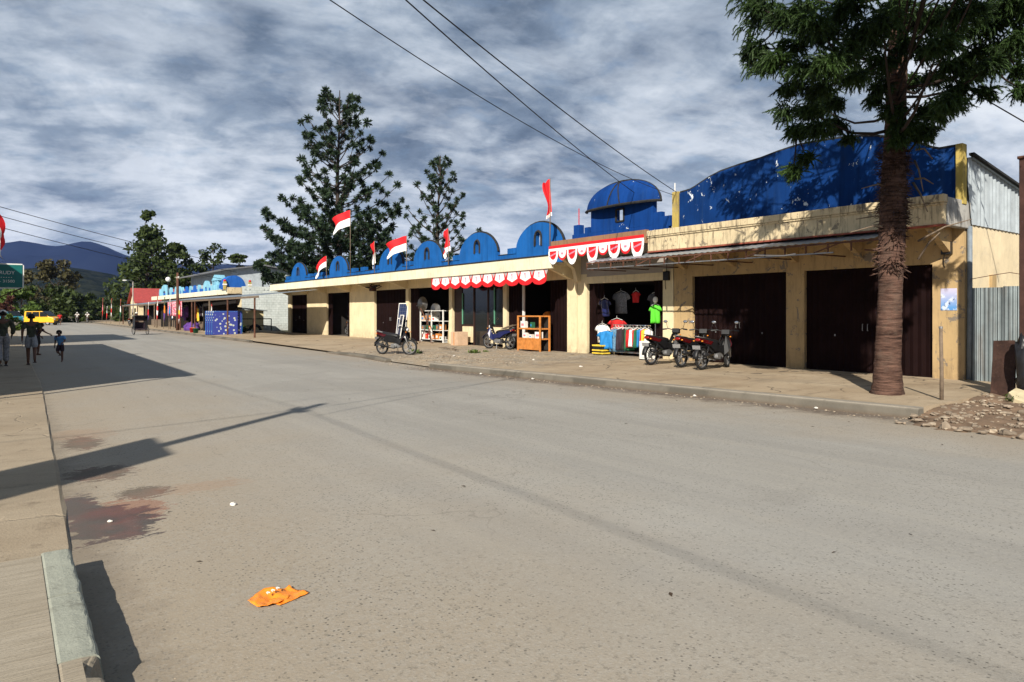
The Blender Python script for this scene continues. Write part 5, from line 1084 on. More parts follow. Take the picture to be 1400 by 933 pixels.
# display case by the shop row
XC=16.05
r=thing('display_case','orange wooden display case with glass shelves of goods in front of the brown gate','display case',(XC,20.35,PZ)); y0,y1=19.55,20.95
b=MB()
for y in (y0,y1-.06):
    for x in (XC-.25,XC+.2): b.box(x,x+.05,y,y+.06,PZ,1.52)
b.build('frame',MT['wood'],r,world=True)
for z in (.62,1.0,1.47): MB().box(XC-.245,XC+.245,y0+.06,y1-.06,z,z+.05).build('shelf',MT['wood'],r,world=True)
MB().box(XC-.235,XC-.215,y0+.06,y1-.06,PZ+.06,.62).build('front_panel',MT['wood'],r,world=True)
MB().box(XC+.22,XC+.24,y0+.06,y1-.06,PZ+.06,1.47).build('back_panel',MT['dark'],r,world=True)
for y in (20.0,20.45): MB().box(XC-.245,XC-.22,y-.012,y+.012,PZ+.07,.615).build('muntin',MT['wood'],r,world=True)
for k,(y,z,w,h,m_,l) in enumerate(((20.72,1.05,.26,.26,'white','white carton on the upper shelf of the display case'),(20.2,1.05,.1,.22,'greencl','green bottle box on the upper shelf of the display case'),(20.6,.67,.22,.2,'white','white carton at the left on the lower shelf of the display case'),(20.25,.67,.14,.14,'litter','small pale carton in the middle of the lower shelf of the display case'),(19.82,.67,.3,.24,'wht','large white carton at the right on the lower shelf of the display case'))):
    q=thing('carton',l,'carton',(XC-.08,y,z),0,'cartons in the display case'); MB().box(-.08,.08,-w/2,w/2,.002,h).build('box',MT[m_],q,bevel=.006); MB().box(-.083,-.081,-w*.3,w*.3,h*.3,h*.65).build('print',MT['skyblue'] if k%2 else MT['pink'],q)
# solar panels leaning
def panel(label,x,y,w,h,mt,rz,lean):
    r=thing('solar_panel',label,'solar panel',(x,y,PZ),rz); M_=Matrix.Rotation(lean,4,'Y')
    b=MB()
    for a,c in ((-w/2,-w/2+.04),(w/2-.04,w/2)): b.box(-.02,.02,a,c,0,h)
    for z in (0,h*.58,h-.04): b.box(-.02,.02,-w/2+.04,w/2-.04,z,z+.04)
    b.xf(M_).build('frame',MT['white'],r); MB().box(-.008,.008,-w/2+.04,w/2-.04,.04,h-.04).xf(M_).build('cells',MT['solar'],r)
    b=MB()
    for k in range(1,4): b.box(-.010,-.009,-w/2+w*k/4-.004,-w/2+w*k/4+.004,.05,h-.05)
    for k in range(1,9): b.box(-.0104,-.0094,-w/2+.05,w/2-.05,h*k/9-.003,h*k/9+.003)
    b.xf(M_).build('grid_lines',MT['steel'],r)
panel('tall solar panel in a pale frame leaning on the cream pillar of the shop row',16.35,31.7,.80,1.95,'solar',R(8),R(7)); panel('lower solar panel leaning in front of the tall one',16.15,31.55,.62,1.35,'white',R(-12),R(10))
# shelf full of goods
XS=17.0
r=thing('white_shelf','white open shelf of mixed goods in the appliance shop opening','shelf',(XS,29.2,PZ)); y0,y1=28.1,30.3
for y in (y0,29.2,y1): MB().box(XS-.25,XS-.2,y-.03,y+.03,PZ,1.75).box(XS+.2,XS+.25,y-.03,y+.03,PZ,1.75).box(XS-.2,XS+.2,y-.02,y+.02,.2,.24).build('upright',MT['white'],r,world=True)
for z in (.3,.75,1.2,1.7): MB().box(XS-.245,XS+.245,y0,y1,z,z+.03).build('board',MT['white'],r,world=True)
cols=['carton','litter','white','skyblue','greencl','redcl','steel','black','orangecl','wood']
nm=['brown','off white','white','blue','green','red','grey','black','orange','tan']
for k in range(16):
    row=k//6; z=(.33,.78,1.23)[min(row,2)]; yy=lerp(y1-.2,y0+.25,(k%6)/5.); i=rnd.randrange(10); w=rnd.uniform(.16,.3); h=rnd.uniform(.15,.36)
    q=thing('boxed_good','%s boxed good, %s on the %s board of the white shelf'%(nm[i],('leftmost','second from left','third from left','third from right','second from right','rightmost')[k%6],('lowest','middle','upper')[min(row,2)]),'goods box',(XS-.1,yy,z),0,'goods on the white shelf'); MB().box(-.12,.12,-w/2,w/2,.002,h).build('box',MT[cols[i]],q,bevel=.01)
    MB().box(-.124,-.1215,-w*.3,w*.3,h*.25,h*.7).build('label',MT[cols[(i+3)%10]],q)
def dish(label,x,y,z,rr_):
    r=thing('satellite_dish',label,'satellite dish',(x,y,z)); b=MB().lathe([(.02,.09),(rr_*.4,.07),(rr_*.8,.02),(rr_,-.03),(rr_+.01,-.03)],(0,0,0),'x',24); b.xf(Matrix.Rotation(R(12),4,'Z')); b.build('reflector',MT['steel'],r,smooth=True,solid=.006); MB().tube([(0,0,-rr_*.7),(-.3,0,-.1)],.01,6).build('arm',MT['black'],r); MB().ball((-.32,0,-.08),.04,.04,.05,10,6).build('feed_horn',MT['black'],r,smooth=True)
dish('round grey mesh dish hanging at the left above the white shelf',16.75,30.0,2.05,.36); dish('dim round mesh dish hanging at the right above the white shelf',16.85,28.9,1.75,.34)
r=thing('metal_tripod','dark metal tripod stand with a crossing pole before the appliance shop','tripod',(16.1,28.4,PZ))
for a in (0,2.1,4.2): MB().tube([(0,0,1.0),(.35*math.cos(a+.5),.45*math.sin(a+.5),0)],.02,6).build('leg',MT['rust'],r)
MB().tube([(.0,.0,.95),(.05,.75,1.65)],.028,6).tube([(0,-.0,1.0),(0,-.15,1.2)],.03,6).build('pole',MT['rust'],r); MB().tube([(.17,.22,.5),(-.2,.1,.48),(.1,-.25,.5)],.012,5).build('brace',MT['rust'],r)
for k,(yy,h,l) in enumerate(((27.55,1.45,'pale plank standing at the right end of the white shelf'),(27.75,1.3,'shorter pale plank standing beside the taller one'))):
    o=MB().obox((16.9,yy,PZ+h/2),(.03,.12,h),(0,R(4),0)).build('plank',M('pale_timber',(.45,.36,.22),.8,.3,9,.2),bevel=.004); tag(o,l,'plank')
r=thing('carton_stack','pinkish brown carton standing before the glazed shopfront','carton',(16.15,onX(628,16.15),PZ)); MB().box(-.28,.28,-.27,.27,0,.6).build('box',MT['carton'],r,bevel=.012); MB().box(-.283,-.281,-.03,.03,.02,.58).build('tape',MT['wood'],r)
garment('white cloth hanging behind the glass door of the shopfront',17.2,24.9,1.5,.7,1.1,MT['litter'],'cloth',0,None,'cloth')
for k,(y,z,m_,l) in enumerate(((21.2,1.05,'redcl','red goods bag on the counter behind the display case'),(20.9,1.3,'orangecl','orange goods pile behind the display case'))):
    q=thing('goods_bag',l,'bag',(17.3,y,0.18)); MB().box(-.3,.3,-.3,.3,0,z-.2).build('counter',MT['wood'],q,bevel=.01); MB().ball((0,0,z),.2,.25,.2,14,10).build('bag',MT[m_],q,smooth=True)
# ---------------------------------------------------------------- far shops and stalls
YE=62.; XE=15.4
be=thing('market_row','far shop row with pale blue arches and little towers on its roof','shop building',(XF,78,0))
MB().box(XF,XF+.2,YE,100,0,3.6).build('front_wall',MT['creamC'],be,world=True); MB().box(16.6,21.2,YE-.2,YE,0,3.9).build('side_wall',MT['whiteblock'],be,world=True)
MB().box(XF+.2,23,99.8,100,0,3.5).build('side_wall',MT['creamC'],be,world=True); MB().box(22.8,23,YE,99.8,0,3.5).build('back_wall',MT['creamC'],be,world=True)
MB().box(XE+.12,23,YE+.0,100,3.5,3.6).build('roof',MT['roofgrey'],be,world=True); MB().box(XE,XE+.12,YE,100,3.2,3.65).build('fascia',MT['fasciaC'],be,world=True)
MB().box(XE,XF+.6,YE-.18,YE-.0,3.25,3.8).build('end_fascia',MT['fasciaA'],be,world=True)
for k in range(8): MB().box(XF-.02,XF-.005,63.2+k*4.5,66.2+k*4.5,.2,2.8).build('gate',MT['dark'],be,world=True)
b=MB(); rr=random.Random(9)
for k in range(6): x=16.9+k*.33+(.9 if k>1 else 0); b.bar((x,YE-.205,3.55),(x+rr.uniform(-.1,.1),YE-.205,3.55+rr.uniform(.12,.22)),.03,.01); b.bar((x-.05,YE-.205,3.6),(x+.12,YE-.205,3.6+rr.uniform(-.05,.1)),.03,.01)
b.build('worn_lettering',MT['dark'],be,world=True)
MB().box(16.2,16.36,YE+3,99,3.6,4.05).build('parapet_wall',MT['blueE2'],be,world=True)
MB().prism([(u+16.05,z) for u,z in arch_outline(1.9,3.75,4.85,16)],'y',YE+.1,YE+1.6).build('barrel_vault',MT['blueE2'],be,world=True)
for x in (15.0,17.1):
    ps_=MB().box(x+.1,x+.32,YE-.1,YE+.12,3.6,4.3).build('end_post',MT['yellow'],be,world=True); MB().box(x+.06,x+.36,YE-.14,YE+.16,3.98,4.1).build('band',MT['white'],ps_,world=True); MB().ball((x+.21,YE,4.36),.12).build('ball',MT['redcl'],ps_,world=True)
def earch(yc,w,zt,mt,zs=4.1,hole=True,x=16.15):
    b=MB();cap=MB(); arch_panel(b,cap,x,x+.2,yc,w,3.6,zs,zt,(w*.35,3.75,zs-.05,zs+.25) if hole else None,.8); b.build('roof_arch',mt,be,world=True)
kt=MB().box(15.9,16.9,67.6,70.2,3.6,4.2); kt.build('tower_base',MT['blueE'],be,world=True)
b=MB()
for y in (67.9,68.75,69.6):
    for x in (16.0,16.6): b.box(x,x+.2,y,y+.28,4.2,4.65)
b.prism([(67.7,4.65),(70.1,4.65),(69.5,4.9),(68.9,5.2),(68.3,4.9)],'x',15.95,16.85); b.build('tower',MT['blueE'],be,world=True)
earch(73.2,2.3,4.8,MT['blueE'],3.95); earch(95.5,4.5,5.1,MT['blueE'],4.1)
for k,y in enumerate((76.5,78.6,80.6,82.6,84.8)): earch(y,.8,4.5,MT['blueE'] if k%2==0 else MT['blueE2'],4.0,False)
for y in (86.5,88.3,91.5,98.5): earch(y,1.3,4.65,MT['blueE'],3.95,False)
for k in range(22): pass
def stall_awning(label,y0,y1,x0,x1,zf,zb,mt,posts,group='stall awnings'):
    r=thing('stall_awning',label,'awning',((x0+x1)/2,(y0+y1)/2,0),0,group)
    n=max(20,int((y1-y0)/.12)); vs=[]
    for i in range(n+1):
        y=lerp(y0,y1,i/n); o_=.014*(i%2); vs+=[(x0,y,zf+o_),(x1,y,zb+o_)]
    MB().add(vs,[(2*i,2*i+1,2*i+3,2*i+2) for i in range(n)]).build('roof_sheet',mt,r,world=True,solid=.01)
    MB().box(x0+.02,x0+.08,y0+.05,y1-.05,zf-.14,zf-.02).build('beam',MT['woodgrey'],r,world=True)
    for y in posts: MB().tube([(x0+.08,y,.05),(x0+.08,y,zf-.02)],.055,8).build('post',MT['woodgrey'] if rnd.random()<.6 else MT['rust'],r,world=True)
stall_awning('grey sheet awning on a rusty post beyond the end of the shop row',40.5,57.4,11.75,15.3,2.62,3.02,MT['zinc'],(41.4,47.5,52.5,57.2))
stall_awning('low awning over the blue mattresses and dark stalls',57.6,74.5,11.8,15.3,2.62,3.05,MT['zinc'],(58.5,63,67.5,74.0)); stall_awning('farthest stall awning by the red roofed house',75.5,99,11.9,15.3,2.5,2.95,MT['zinc'],(76,81,87,93,98.5))
# dark stall backs with goods
for k,(y0,y1,l) in enumerate(((58.0,62.8,'dark market stall behind the blue mattresses'),(63.4,68.6,'dark market stall behind the pink banner'),(69.2,74.2,'dark market stall with hanging clothes next to the striped flags'),(76.2,86,'far dark market stall beside the far flags'),(87,97.5,'farthest dark market stall before the red roofed house'))):
    r=thing('market_stall',l,'market stall',(14.2,(y0+y1)/2,0)); MB().box(15.1,15.2,y0,y1,.05,2.7).build('back_wall',MT['brown2'],r,world=True); MB().box(13.2,14.2,y0+.3,y1-.3,.1,.85).build('counter',MT['woodgrey'],r,world=True); MB().box(12.6,15.1,y0-.05,y0,.05,2.6).build('partition',MT['dark'],r,world=True)
cc=['redcl','dkcloth','skyblue','greencl','wht','orangecl','purple','yellowcl','pink','denim']; cn=['red','dark','blue','green','white','orange','purple','yellow','pink','striped blue']
for k in range(22):
    i=rnd.randrange(10); st_=k//8; y=lerp((58.3,64,70,)[st_],(62.5,68.3,73.8)[st_],(k%8)/7.)
    garment('%s cloth hanging in the %s stall, number %s along its rail'%(cn[i],('mattress','banner','striped flag')[st_],('one','two','three','four','five','six','seven','eight')[k%8]),12.9+.25*rnd.random(),y,2.25-.3*rnd.random(),.45,.7+.5*rnd.random(),MT[cc[i]],'cloth',R(rnd.uniform(-30,30)),'clothes hanging in the far stalls')
# blue mattresses with flowers
t=NT('flowered_blue_cloth'); vo=t.n('TexVoronoi',None,Vector=t.pos(),Scale=4.6).outputs; c=t.mix(t.rng(vo[0],.34,.28),(.035,.05,.26),(.45,.50,.50)); c=t.mix(t.math('MULTIPLY',t.rng(vo[0],.14,.11),1.),c,(.55,.55,.08)); mat_m=t.bsdf(c,.8)
for k in range(4):
    x=11.75+.42*k; l=('nearest the road','second from the road','third from the road','farthest from the road')[k]
    r=thing('mattress','blue flowered mattress standing on edge in a row, '+l,'mattress',(12.0-.06*k,48.4+.32*k,.11),R(-4),'blue mattresses standing on edge')
    MB().box(-.95,.95,-.12,.12,.0,1.62).build('body',mat_m,r,bevel=.05); MB().tube([(-.95,-.12,.05),(-.95,-.12,1.57),(.95,-.12,1.57),(.95,-.12,.05)],.012,5).build('piping',MT['skyblue'],r)
def bannerf(label,x,y,h,cols_,w=.5,lean=.1):
    r=thing('upright_banner',label,'banner',(x,y,.05),0,'upright banners at the stalls'); MB().tube([(0,0,0),(lean,0,h)],.022,6).build('pole',MT['woodgrey'],r)
    n=len(cols_); b=MB(); L=h*.72; 
    for k in range(n):
        def f(u,v,k=k):
            q=(k+v)/n; zz=h-.05-q*L; xx=lean*(zz/h); return (xx+.03*math.sin(q*7+u*3), -u*w*(.4+.6*math.sin(min(1,q*1.3)*math.pi*.8+.2)), zz+.06*math.sin(u*4+q*3))
        b.mi=k; b.grid(f,6,5)
    b.build('cloth',[MT[c] for c in cols_],r,smooth=True,solid=.01,fixn=False)
bl=[(12.0,53.2,2.3,('redcl','wht','yellowcl','greencl','redcl','yellowcl'),'narrow banner striped red yellow and green before the dark stalls'),(11.6,62.5,2.6,('redcl','wht','yellowcl','redcl','wht'),'red and white striped banner nearest the striped post stall'),(11.5,66.,2.9,('wht','skyblue','dkcloth'),'white and blue banner among the stall flags'),(11.6,69,3.0,('greencl','orangecl','purple'),'green orange and purple banner among the stall flags'),(11.5,72,3.2,('redcl','wht','redcl','wht','redcl'),'tall red and white banded banner left of the stall flags'),(11.4,76.5,2.6,('wht','redcl','purple'),'white and red banner behind the tricycle taxi'),(11.3,96,3.2,('redcl','wht','greencl'),'far red white and green banner near the lamp pole'),(11.2,104,3.4,('redcl','wht','redcl','wht'),'far red and white banner at the road edge'),(11.0,112,3.6,('redcl','pink','redcl'),'farthest red banner at the road end'),(11.1,108,2.4,('wht','redcl'),'low far white banner at the road end')]
for x,y,h,c,l in bl: bannerf(l,x,y,h,c)
r=thing('pink_banner','pink and white printed banner hanging from the stall awning','banner',(11.72,64.6,1.7)); b=MB().grid(lambda u,v:(.03*math.sin(u*9),(u-.5)*6.2,.85-v*1.25),20,6); t=NT('pink_banner_print'); c=t.mix(t.rng(t.noise(3.2,5,.6,vec=t.mapv(t.pos(),(1,1,2.4))),.5,.56),(.62,.10,.16),(.74,.55,.56)); b.build('cloth',t.bsdf(c,.8),r,smooth=True,solid=.01); MB().tube([(0,-3.2,.87),(0,3.2,.87)],.02,5).build('rod',MT['woodgrey'],r)
for k,(x,y,m_,l) in enumerate(((11.3,55.5,'redcl','red plastic bucket on the ground by the stalls'),(11.2,53.9,'greencl','green plastic bucket on the ground by the stalls'),(11.6,56.6,'orangecl','orange plastic bucket by the dark stall'))):
    r=thing('bucket',l,'bucket',(x,y,.1),0,'plastic buckets by the stalls'); MB().lathe([(0,0),(.15,0),(.2,.34),(.215,.34),(.215,.36),(.19,.36),(.14,.03),(0,.03)],(0,0,0),'z',16).build('body',MT[m_],r,smooth=True); MB().torus((0,0,.36),.19,.006,'x',16,4).build('handle',MT['steel'],r)
r=thing('purple_tarp','purple blue tarpaulin sack heap before the dark stalls','tarpaulin',(12.3,60.5,.1)); b=MB().ball((0,0,.25),.6,.95,.42,20,14); b.v=[tuple(Vector(v)*(1+.3*mn.fractal(Vector(v)*3,1,2,3))) for v in b.v]; b.v=[(x,y,max(z,0)) for x,y,z in b.v]; b.build('sheet',MT['purple'],r,smooth=True)
# cream kiosk, railing, tyre between the rows
r=thing('cream_kiosk','small cream kiosk with a slanting tin roof beside the whitewashed wall','kiosk',(16.2,59.3,.12)); MB().box(-1.2,1.3,-.6,.9,0,1.7).build('wall',wall_mat('kiosk_cream',(.68,.58,.34),.3,.2),r); MB().obox((.05,.1,1.82),(3.,2.0,.06),(0,R(7),0)).build('roof',MT['zinc'],r); MB().box(-1.205,-1.2,-.4,.7,.75,1.5).build('hatch',MT['dark'],r)
r=thing('pipe_railing','dark pipe railing across the gap between the two shop rows','railing',(15.,55.,.12)); b=MB()
x0,x1=12.8,17.0
MB().tube([(x0-15,0,1.0),(x1-15,0,1.0)],.035,8).build('top_rail',MT['mould'],r); MB().tube([(x0-15,0,.45),(x1-15,0,.45)],.03,8).build('lower_rail',MT['mould'],r)
for k in range(4): MB().tube([(lerp(x0,x1,k/3)-15,0,-.1),(lerp(x0,x1,k/3)-15,0,1.0)],.04,8).build('post',MT['mould'],r)
r=thing('half_tyre','dark half buried tyre before the cream kiosk','tyre',(16.2,56.6,.12),R(8)); MB().torus((0,0,0),.46,.12,'y',28,8).build('tread',MT['rubber'],r,smooth=True)
# warehouse, red roof house, small roof
wh=thing('warehouse','grey corrugated warehouse with a low gable behind the market row','warehouse',(23,80,0))
o=[(19.2,0),(27.5,0),(27.5,5.75),(22.3,6.55),(19.2,6.3)]
MB().prism(o,'y',75,95).build('wall',MT['zincw'],wh,world=True)
b=MB(); b.prism([(17.9,5.95),(22.3,6.6),(28.2,5.75),(28.2,5.9),(22.3,6.75),(17.9,6.1)],'y',74.4,95.3); b.build('roof',MT['steel'],wh,world=True)
for x in (22.2,24.0,25.8): MB().box(x,x+.1,74.93,74.99,0,6.3 if x<23 else 5.9).build('seam_post',MT['mould'],wh,world=True)
sh=thing('brown_roof_shed','small shed with a dark brown hipped roof peeping over the whitewashed wall','shed',(21.6,67,0)); MB().box(20.4,23.6,65.5,69,0,3.7).build('wall',MT['creamC'],sh,world=True)
b=MB().add([(20.1,65.2,3.7),(23.9,65.2,3.7),(23.9,69.3,3.7),(20.1,69.3,3.7),(21.3,67.2,4.45),(22.7,67.2,4.45)],[(0,1,5,4),(1,2,5),(2,3,4,5),(3,0,4)]); b.build('roof',MT['rust'],sh,world=True,solid=.03)
rh=thing('red_roof_house','far cream house with a red tiled roof behind the stalls','house',(16,112,0)); MB().prism([(107,0),(113,0),(113,3.2),(110,4.9),(107,3.2)],'x',14.7,21).build('wall',MT['creamC'],rh,world=True)
b=MB().add([(14.3,106.4,2.9),(14.3,110,5.0),(14.3,113.6,2.9),(21.4,106.4,2.9),(21.4,110,5.0),(21.4,113.6,2.9)],[(0,1,4,3),(1,2,5,4)]); b.build('roof',MT['redroof'],rh,world=True,solid=.12); MB().box(14.62,14.69,108,109,1,2.2).build('window',MT['glass'],rh,world=True); MB().box(14.62,14.69,110.5,111.5,0,2.1).build('door',MT['brown2'],rh,world=True)
# ---------------------------------------------------------------- poles, lamps, wires
def wire(label,p,q,sag,r=.012):
    p=Vector(p);q=Vector(q); pts=[p.lerp(q,i/28)-Vector((0,0,sag*4*(i/28)*(1-i/28))) for i in range(29)]
    o=MB().tube(pts,r,5).build('overhead_wire',MT['cable'],smooth=True); tag(o,label,'wire',None); return o
def upole(name,label,x,y,h,mt,arm=(1,0),cat='utility pole',arml=1.5):
    r=thing(name,label,cat,(x,y,0)); MB().tube([(0,0,-.2),(0,0,h)],[.14,.09],12).build('pole',mt,r,smooth=True); a=Vector((arm[0],arm[1],0))*arml/2
    c=MB().bar(Vector((0,0,h-.5))-a,Vector((0,0,h-.5))+a,.09).build('crossarm',MT['woodgrey'],r)
    for k in (-1,-.35,.35,1): q=Vector((0,0,h-.44))+a*k; MB().lathe([(.03,0),(.045,.03),(.03,.06),(.045,.09),(.0,.12)],q,'z',10).build('insulator',MT['white'],c)
    return r
p0=upole('utility_pole','concrete utility pole on the left pavement just outside the picture',-4.95,4.1,7.6,MT['concrete'],(0,1),'utility pole',.5)
MB().box(-.04,.04,-.65,.65,2.4,5.2).build('shadow_board',MT['white'],p0);  # unseen board added to cast the broad shadow across the road
wire('upper overhead wire of the near pair, ending at the yellow post',(-4.95,4.0,7.2),(16.42,13.67,5.28),.35,.011); wire('lower overhead wire of the near pair, ending behind the blue dome',(-4.95,3.3,7.15),(16.9,15.6,5.45),.35,.011); wire('thin single overhead wire crossing the sky to the yellow post',(-4.95,5.2,7.2),(16.45,13.75,5.2),.75,.008)
wire('street wire running along the left side past the camera',(-4.95,4.2,7.2),(-5.1,47,7.6),.5,.008); wire('second street wire running along the left side behind the camera',(-4.95,4.4,7.2),(-5.0,-38,7.4),.5,.009)
wire('wire leaving the near pole over the left pavement',(-4.95,4.1,7.2),(-18,2.8,7.0),.3,.012)
p1=upole('utility_pole','far utility pole on the left pavement outside the picture',-3.,46.,8.2,MT['concrete'],(0,1))
p2=upole('utility_pole','dark utility pole rising among the far stalls',onY(243,62.5),62.5,4.95,MT['rust'],(0,1),'utility pole',1.)
for k,(a,c) in enumerate(((8.0,5.9),(7.55,5.4),(7.0,4.6))): wire('%s of the three wires crossing the sky at far left'%('upper','middle','lower')[k],(-3.,45.4+.5*k,a),(17.5,66+1.*k,c),.25,.02)
WD=[(lambda a,d,py:(d*(SN+a*CS),d*(CS-a*SN),H+(CY-py)/F*d))((px-700)/F,d,py) for px,d,py in ((1290,14.5,102),(1480,12.5,212))]
wire('overhead wire at upper right behind the near tree crown',WD[0],WD[1],.02,.013)
lp=thing('street_lamp','pale street lamp pole beyond the stalls','street lamp',(onY(182,100),100,0)); MB().tube([(0,0,0),(0,0,5.6)],[.09,.06],8).build('pole',MT['concrete'],lp); MB().tube([(0,0,5.6),(-.3,-.2,5.75),(-.9,-.5,5.75)],.04,6).build('arm',MT['steel'],lp); MB().ball((-1.,-.55,5.7),.28,.16,.09,10,6).build('lamp_head',MT['white'],lp)
lp=thing('globe_lamp','white globe lamp on a pole over the pale blue arches','lamp',(onY(230,92),92,0)); MB().tube([(0,0,0),(0,0,5.4)],.06,8).build('pole',MT['mould'],lp); MB().ball((0,0,5.65),.3).build('globe',MT['white'],lp,smooth=True)
# sign at left edge
sg=thing('teal_sign','teal hanging sign with white lettering at the left edge','sign',(-.15,27.,2.8))
MB().box(-1.0,.60,-.03,.03,-.36,.36).build('board',MT['signgreen'],sg)
b=MB()
for a,c in (((-1,0,-.36),(.6,0,-.36)),((-1,0,.36),(.6,0,.36)),((.6,0,-.36),(.6,0,.36)),((-1,0,-.36),(-1,0,.36))): b.bar(a,c,.035,.08)
b.build('border',MT['white'],sg)
MB().bar((.58,0,-.38),(-.8,.0,-1.1),.04).build('strut',MT['rust'],sg); MB().tube([(-.9,.08,-2.75),(-.9,.08,.6)],.05,8).build('pole',MT['steel'],sg)
def text(s,size,mt,parent,loc,rot,ext=.004,name='lettering',align='RIGHT'):
    c=bpy.data.curves.new('txt','FONT'); c.body=s; c.size=size; c.extrude=ext; c.align_x=align; c.align_y='CENTER'
    o=bpy.data.objects.new('txt',c); COL.objects.link(o); dg=bpy.context.evaluated_depsgraph_get(); me=bpy.data.meshes.new_from_object(o.evaluated_get(dg)); bpy.data.objects.remove(o); 
    n_=bpy.data.objects.new(name,me); COL.objects.link(n_); me.materials.clear(); me.materials.append(mt); n_.parent=parent; n_.location=loc; n_.rotation_euler=rot; return n_
text(': RUDY',.15,MT['white'],sg,(.40,-.035,.10),(R(90),0,0)); text('- 31500',.125,MT['white'],sg,(.40,-.035,-.17),(R(90),0,0))
for k in range(9): MB().box(-.22+k*.065,-.19+k*.065,-.036,-.031,-.055,-.04).build('dot',MT['white'],sg)
# ---------------------------------------------------------------- buildings on the left (outside the frame; they shade the road)
def left_shop(label,y0,y1,h,xf):
    r=thing('left_shop',label,'shop building',(xf,(y0+y1)/2,0)); MB().box(xf-8,xf-.9,y0,y1,0,h-.3).build('wall',MT['dusty'],r,world=True); MB().box(xf-8.3,xf,y0-.05,y1+.05,h-.28,h).build('roof',MT['zinc'],r,world=True)
    n=int((y1-y0)/4)
    for k in range(n): y=y0+.6+k*4; MB().box(xf-.9,xf-.86,y,y+2.8,.06,2.6).build('door',MT['brown2'],r,world=True)
    for k in range(n+1): MB().tube([(xf-.15,y0+.1+k*(y1-y0-.2)/n,0),(xf-.15,y0+.1+k*(y1-y0-.2)/n,h-.28)],.06,8).build('post',MT['woodgrey'],r,world=True)
left_shop('low shop with a tin awning on the left side of the street',14.6,36,4.5,-1.6); left_shop('taller shop with a tin awning on the left side of the street',39.5,51,6.6,-1.8)
# ---------------------------------------------------------------- trees
def leafquad(b,p,s,n=None):
    a=Vector((rnd.gauss(0,1),rnd.gauss(0,1),rnd.gauss(0,1))).normalized(); c=a.cross(Vector((rnd.gauss(0,1),rnd.gauss(0,1),rnd.gauss(0,1)))).normalized(); k=len(b.v)
    q=a*s; w=c*s*.55; P=Vector(p)
    b.v+=[tuple(P-q),tuple(P+w),tuple(P+q*1.1),tuple(P-w)]; b.f.append((k,k+1,k+2,k+3)); b.m.append(b.mi)
def broad_tree(label,px,Y,top,hw,mt,n=2600,ls=.34,name='tree',lo=.12,flat=1.,clumps=26,cat='tree',group='trees along the far street',airy=1.,shape='round'):
    X=onY(px,Y); s=dep(X,Y)/F; h=H+(CY-top)*s; r=hw*s
    t_=thing(name,label,cat,(X,Y,0),0,group)
    b=MB(); tp=[(0,0,-.2)]; 
    for k in range(1,6): tp.append((rnd.gauss(0,.05*r),rnd.gauss(0,.05*r),h*.85*k/5))
    b.tube(tp,[max(.02,h*.018*(1-k/6.2)) for k in range(6)],7)
    cl=[]
    for k in range(clumps):
        q=rnd.random(); z=lerp(lo,1,q)*h
        if shape=='round': rad=r*math.sqrt(max(.05,1-((q-.42)/.62)**2))
        else: rad=r*interp([(0,.85),(.3,1.),(.6,.82),(1,.3)],q)
        a=rnd.random()*6.28; d=rad*rnd.uniform(.35,.95); c=Vector((math.cos(a)*d,math.sin(a)*d,min(z,h*.97))); cr=r*rnd.uniform(.28,.46)*(1-.3*q)*airy
        cl.append((c,cr)); zb=max(h*.1,c.z-d*.8); b.tube([(0,0,zb),(c.x*.5,c.y*.5,lerp(zb,c.z,.6)),tuple(c)],[h*.007,h*.005,h*.002],4)
    b.build('trunk',MT['bark2'],t_)
    f=MB()
    for c,cr in cl:
        for i in range(n//clumps):
            v=Vector((rnd.gauss(0,1),rnd.gauss(0,1),rnd.gauss(0,1))).normalized()*cr*rnd.random()**.45; v.z*=.75*flat
            leafquad(f,c+v,ls*rnd.uniform(.6,1.3))
    f.build('crown',MT[mt],t_,fixn=False); return t_
broad_tree('tall leafy tree with a small separate tuft at its top',205,122,312,46,'leafd',7000,.34,'tall_tree',.05,1.,60,shape='cone',airy=1.05)
broad_tree('slender bare stemmed treetop with a tuft, rising above the tall leafy tree',200,123,281,13,'leafd',420,.34,'slender_tree',.62,1.,9,airy=1.5)
broad_tree('rounded dark tree to the right of the tall leafy tree',243,118,334,26,'leafd',4200,.34,'tall_tree',.03,1.,40,shape='cone')
broad_tree('feathery sparse tree between the tall tree and the warehouse',292,120,334,24,'leafd',900,.3,'feathery_tree',.2,1.,22,airy=.9)
broad_tree('flat topped tree above the warehouse roof',328,110,346,20,'leafd',900,.32,'flat_tree',.4,.6,14); broad_tree('flat spreading tree over the right half of the warehouse roof',358,112,354,17,'leafd',700,.32,'flat_tree',.5,.5,12)
broad_tree('low dense bush tree behind the pale blue arches',262,115,362,30,'leafd',1800,.34,'bush_tree',0,1.,20); broad_tree('dark bush tree behind the red roofed house',180,135,378,24,'leafd',1500,.36,'bush_tree',0,1.,18)
broad_tree('brownish feathery tree above the green hedge at far left',78,150,359,34,'leafb',2600,.42,'brownish_tree',.15,1.,26); broad_tree('brownish tree behind the teal sign',30,160,372,26,'leafb',1500,.42,'brownish_tree',.15,1.,18)
broad_tree('wide bright green bush tree behind the yellow minibus',70,128,392,40,'leafd',2400,.36,'bush_tree',0,1.,26); broad_tree('bright green bush tree at far left under the teal sign',22,124,397,34,'leafl',2000,.34,'bush_tree',0,1.,22); broad_tree('dark green bush tree at the road end',112,140,402,24,'leafd',1600,.36,'bush_tree',0,1.,18); broad_tree('dark bush tree right of the road end beside the banners',148,150,404,22,'leafd',1500,.38,'bush_tree',0,1.,18)
